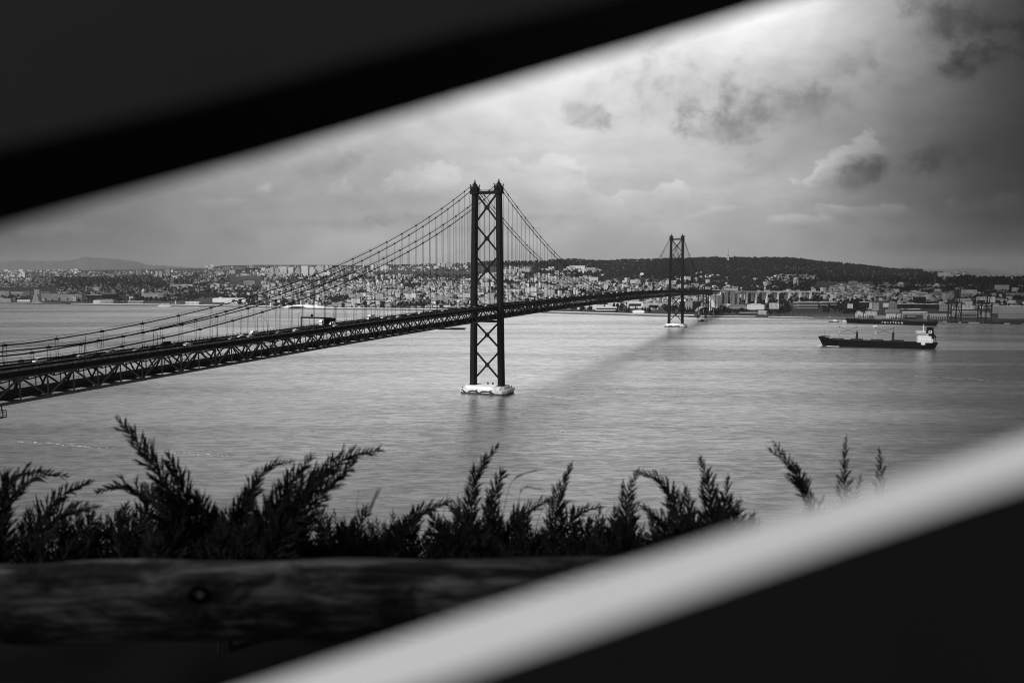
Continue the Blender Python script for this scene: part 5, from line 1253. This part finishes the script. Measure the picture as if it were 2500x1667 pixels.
BUSH = [
 ('juniper at the left photo edge with drooping arched tips', [[(-20, 1380), (0, 1260), (60, 1180), (110, 1160), (160, 1161)], [(-30, 1360), (-5, 1220), (40, 1160), (120, 1149)], [(30, 1400), (90, 1280), (150, 1210), (222, 1173)], [(60, 1390), (130, 1270), (190, 1245), (240, 1235)], [(0, 1400), (10, 1250), (15, 1160)]], 3.5),
 ('low juniper right of the left edge one, spreading left', [[(250, 1400), (330, 1290), (360, 1235), (305, 1185), (235, 1200)], [(200, 1400), (260, 1300), (300, 1240)], [(300, 1400), (290, 1310), (310, 1230)], [(180, 1400), (200, 1320), (230, 1250)], [(330, 1400), (350, 1310), (345, 1240)]], 3.6),
 ('tall juniper with one long spike leaning left', [[(560, 1420), (470, 1290), (405, 1180), (340, 1085), (284, 1022)], [(500, 1420), (440, 1290), (380, 1190)], [(520, 1420), (490, 1310), (440, 1180), (410, 1110)], [(560, 1420), (520, 1320), (480, 1200)], [(420, 1420), (420, 1310), (390, 1240), (352, 1190)]], 3.3),
 ('juniper with curved tips right of the tall spike', [[(520, 1420), (560, 1300), (620, 1190), (655, 1140), (712, 1126)], [(540, 1420), (560, 1320), (600, 1230), (630, 1170)], [(600, 1420), (610, 1310), (650, 1240)]], 3.5),
 ('large juniper plume sweeping up to the right', [[(540, 1420), (640, 1300), (745, 1200), (840, 1120), (930, 1098)], [(580, 1420), (650, 1290), (700, 1190), (760, 1115)], [(600, 1420), (690, 1310), (780, 1210), (870, 1122)], [(650, 1420), (700, 1320), (720, 1240), (800, 1145)], [(640, 1400), (720, 1300), (760, 1260)]], 3.3),
 ('small upright juniper below the large plume', [[(800, 1420), (790, 1300), (765, 1225)], [(860, 1420), (870, 1310), (895, 1237)], [(760, 1420), (750, 1330), (740, 1270)], [(700, 1420), (690, 1320), (675, 1240)], [(820, 1420), (830, 1340), (835, 1280)]], 3.6),
 ('juniper arching right in the middle', [[(890, 1400), (960, 1320), (1020, 1255), (1100, 1223)], [(950, 1410), (980, 1330), (1020, 1240)], [(1000, 1410), (1000, 1330), (1025, 1260)], [(1130, 1410), (1085, 1310), (1048, 1245)], [(1050, 1410), (1060, 1340), (1050, 1290)]], 3.6),
 ('tall slender juniper below the near tower', [[(1150, 1420), (1150, 1290), (1160, 1170), (1215, 1088)], [(1160, 1400), (1190, 1270), (1220, 1170), (1232, 1150)], [(1170, 1400), (1130, 1270), (1090, 1230)], [(1200, 1400), (1210, 1290), (1190, 1200)], [(1180, 1400), (1240, 1290), (1300, 1240), (1350, 1215)], [(1120, 1400), (1130, 1300), (1120, 1220)]], 3.7),
 ('juniper with an upright spike right of the near tower', [[(1350, 1420), (1355, 1290), (1365, 1210), (1395, 1134)], [(1320, 1410), (1380, 1290), (1420, 1250), (1468, 1237)], [(1300, 1410), (1290, 1310), (1270, 1250)], [(1400, 1410), (1400, 1320), (1420, 1270)], [(1440, 1410), (1430, 1330), (1445, 1270)]], 3.7),
 ('bushy upright juniper right of centre', [[(1540, 1420), (1530, 1290), (1530, 1210), (1556, 1150)], [(1560, 1410), (1540, 1300), (1545, 1210)], [(1500, 1410), (1500, 1310), (1500, 1240)], [(1480, 1410), (1490, 1330), (1480, 1290)]], 3.4),
 ('juniper with a tip bent over to the left', [[(1690, 1400), (1660, 1270), (1620, 1180), (1562, 1154)], [(1650, 1400), (1630, 1290), (1570, 1237)], [(1680, 1400), (1690, 1290), (1672, 1190)], [(1640, 1400), (1650, 1310), (1650, 1240)]], 3.4),
 ('slender double-tipped juniper beside the white band', [[(1750, 1400), (1740, 1270), (1730, 1190), (1710, 1118)], [(1770, 1400), (1770, 1260), (1777, 1167)], [(1790, 1380), (1790, 1280), (1805, 1225)], [(1740, 1400), (1730, 1300), (1760, 1215)], [(1800, 1390), (1820, 1300), (1840, 1262)]], 3.4),
 ('lone juniper shoot leaning left above the white band', [[(2030, 1330), (1985, 1240), (1940, 1150), (1880, 1097)], [(1975, 1220), (1950, 1170), (1920, 1120), (1893, 1084)]], 3.4),
 ('lone juniper shoot standing straight above the white band', [[(2075, 1330), (2064, 1230), (2062, 1140), (2066, 1072)], [(2080, 1330), (2085, 1240), (2100, 1170)]], 3.4),
 ('smallest juniper tip at the right end of the row', [[(2165, 1300), (2153, 1190), (2147, 1101)]], 3.4)]
for lab, paths, D in BUSH:
    c0 = pz(paths[0][0][0], 1667, D); root = empty('juniper_bush', (c0.x, D, EYE-1.62)); tag(root, lab, 'bush', 'junipers behind the log rail')
    fol, stem = MB(), MB()
    for ip, pth in enumerate(paths): frond(fol, stem, pth, D+random.uniform(-.12, .12), 1.15 if len(paths) > 2 else .9, (1.3 if D < 3.35 else 1.02) if len(paths) > 2 else .75)
    if len(paths) > 2:   # inner filling shoots
        xs0 = min(p[0][0] for p in paths); xs1 = max(p[0][0] for p in paths)
        for _ in range(int((xs1-xs0)/5)+16):
            x = random.uniform(xs0-55, xs1+55); y = random.uniform(1245, 1345) if _ % 3 else random.uniform(1310, 1350); frond(fol, stem, [(x+random.uniform(-30, 30), 1430), (x, (y+1430)/2), (x+random.uniform(-40, 40), y)], D+random.uniform(-.2, .3), .9, .8)
    # woody base down to the ground
    for pth in paths[:3]:
        p = pz(*pth[0], D); stem.tube([p, Vector(((p.x+c0.x)/2, D, (p.z+root.location.z)/2)), Vector((c0.x, D, root.location.z-.05))], [.008, .012, .018], 6)
    for mb in (fol, stem): mb.v = [(a-root.location.x, b-root.location.y, c-root.location.z) for a, b, c in mb.v]
    fol.build('foliage', M['leaf_near'], root); stem.build('stem', M['bark'], root)
# dry grass stalks between the junipers
for j, (pth, lab) in enumerate((([(905, 1390), (900, 1290), (905, 1240), (922, 1200)], 'dry grass stalk with a bent seed head left of centre'), ([(1215, 1330), (1240, 1200), (1262, 1165), (1300, 1150)], 'dry grass stalk leaning right by the tall slender juniper'), ([(1250, 1330), (1262, 1240), (1275, 1195), (1305, 1192)], 'dry grass stalk with a drooping head, just right of the tall juniper'), ([(1300, 1330), (1320, 1250), (1345, 1225), (1385, 1222)], 'dry grass stalk with a drooping head below the right spike'), ([(860, 1390), (865, 1290), (876, 1195)], 'thin bare grass stalk left of centre'), ([(1075, 1290), (1090, 1220), (1096, 1195)], 'thin bare grass stalk in the middle gap'), ([(1470, 1290), (1480, 1250), (1492, 1238)], 'tiny grass tip right of the spiky junipers'))):
    D = 3.9; pts = spline([pz(x, y, D) for x, y in pth], 20); gz = EYE-1.62; root = empty('grass_stalk', (pts[0].x, D, gz)); tag(root, lab, 'grass stalk', 'dry grass stalks among the junipers')
    pts = [Vector((pts[0].x, D, gz))]+pts; st_, hd = MB(), MB(); st_.tube(pts, [.0016]*(len(pts)-4)+[.001]*4, 4)
    if 'head' in lab or 'leaning' in lab:
        for i in range(len(pts)-9, len(pts)-1):
            for s_ in (-1, 1):
                d = (pts[i+1]-pts[i]).normalized(); hd.tube([pts[i], pts[i]+(d+Vector((s_*.25, .1, .1)))*.022, pts[i]+(d*1.3+Vector((s_*.35, .1, -.1)))*.036], [.001, .0022, .0004], 4)
    for mb in (st_, hd): mb.v = [(a-root.location.x, b-root.location.y, c-root.location.z) for a, b, c in mb.v]
    st_.build('stalk', M['straw'], root)
    if hd.v: hd.build('seed_head', M['straw'], root)
# slotted panel right in front of the lens: two thick boards with a slanting gap between them
def board(near, far, outer_z, name, face_m, edge_m, label, YN, YF):
    xs = np.linspace(-3.6, 3.6, 220)  # boards widened out of view to keep the log rail in shade
    def curve(pl, Y):
        P = [pz(x, y, Y) for x, y in pl]; return np.interp(xs, [p.x for p in P], [p.z for p in P])
    zn, zf = curve(near, YN), curve(far, YF); o = empty(name, (0, YN, EYE)); tag(o, label, 'board', 'boards of the slotted viewing panel')
    f_, e_ = MB(), MB(); n_ = len(xs)
    for i in range(n_):
        f_.v += [(xs[i], 0, zn[i]-EYE), (xs[i], 0, outer_z), (xs[i], YF-YN, outer_z), (xs[i], YF-YN, zf[i]-EYE)]
        e_.v += [(xs[i], 0, zn[i]-EYE), (xs[i], YF-YN, zf[i]-EYE)]
    for i in range(n_-1):
        a_ = i*4
        for k in range(3): f_.face((a_+k, a_+k+1, a_+5+k, a_+4+k))
        e_.face((i*2, i*2+1, i*2+3, i*2+2))
    f_.face((0, 3, 2, 1)); a_ = 4*(n_-1); f_.face((a_, a_+1, a_+2, a_+3))
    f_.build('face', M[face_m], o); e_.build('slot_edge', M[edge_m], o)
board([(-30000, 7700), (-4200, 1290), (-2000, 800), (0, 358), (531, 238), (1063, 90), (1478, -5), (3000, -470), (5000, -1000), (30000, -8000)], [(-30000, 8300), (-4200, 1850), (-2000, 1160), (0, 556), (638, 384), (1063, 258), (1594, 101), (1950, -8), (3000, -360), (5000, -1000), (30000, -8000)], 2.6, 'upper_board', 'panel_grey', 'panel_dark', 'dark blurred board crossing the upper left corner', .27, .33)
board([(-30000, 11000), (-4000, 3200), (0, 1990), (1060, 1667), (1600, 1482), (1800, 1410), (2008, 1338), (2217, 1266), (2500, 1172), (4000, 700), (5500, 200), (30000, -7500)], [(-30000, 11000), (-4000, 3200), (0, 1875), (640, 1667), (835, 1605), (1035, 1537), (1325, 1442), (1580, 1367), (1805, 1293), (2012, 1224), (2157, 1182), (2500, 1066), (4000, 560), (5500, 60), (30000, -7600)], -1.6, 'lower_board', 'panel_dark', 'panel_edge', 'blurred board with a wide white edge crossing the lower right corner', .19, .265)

# unseen cloud banks added to shade the right city and far left shore
def shade_cloud(cx, cy, z, lx, ly, label, n=95):
    Vs, Fs, b_ = [], [], 0
    for _ in range(n):
        a_ = random.uniform(0, 6.283); q = math.sqrt(random.random()); x, y = cx+lx*q*math.cos(a_), cy+ly*q*math.sin(a_); k = random.uniform(180, 420)*(1.15-.4*q)
        Vs.append(IV*(1+rng.uniform(-.2, .2, (len(IV), 1)))*np.array([k, k, k*.38])+np.array([x, y, z+random.uniform(0, 80)])); Fs.append(IF+b_); b_ += len(IV)
    tag(mesh_np('cloud', np.concatenate(Vs), np.concatenate(Fs), M['cloud'], smooth=True), label, 'cloud', kind='stuff')
shade_cloud(980, 1150, 1500, 1350, 1350, 'added unseen cloud bank shading the right side of the harbour')
shade_cloud(-4150, 3200, 1500, 1650, 2600, 'added unseen cloud bank shading the far left shore')

# ------------------------------------------------------------------ haze over the river and the city
mb = MB(); mb.box((0, 13500, 330), (46000, 28000, 690)); 
m = bpy.data.materials.new('haze_air'); m.use_nodes = True; t = NT(m.node_tree); t.n.remove(t.n['Principled BSDF'])
vol = t.node('ShaderNodeVolumePrincipled'); vol.inputs['Color'].default_value = (.9, .9, .9, 1); vol.inputs['Density'].default_value = 2.3e-5; vol.inputs['Anisotropy'].default_value = 0.2
m.node_tree.links.new(vol.outputs[0], t.n['Material Output'].inputs['Volume'])
tag(mb.build('haze', m), 'thin haze that pales the far hills', 'haze', kind='stuff')
scene.cycles.volume_bounces = 0
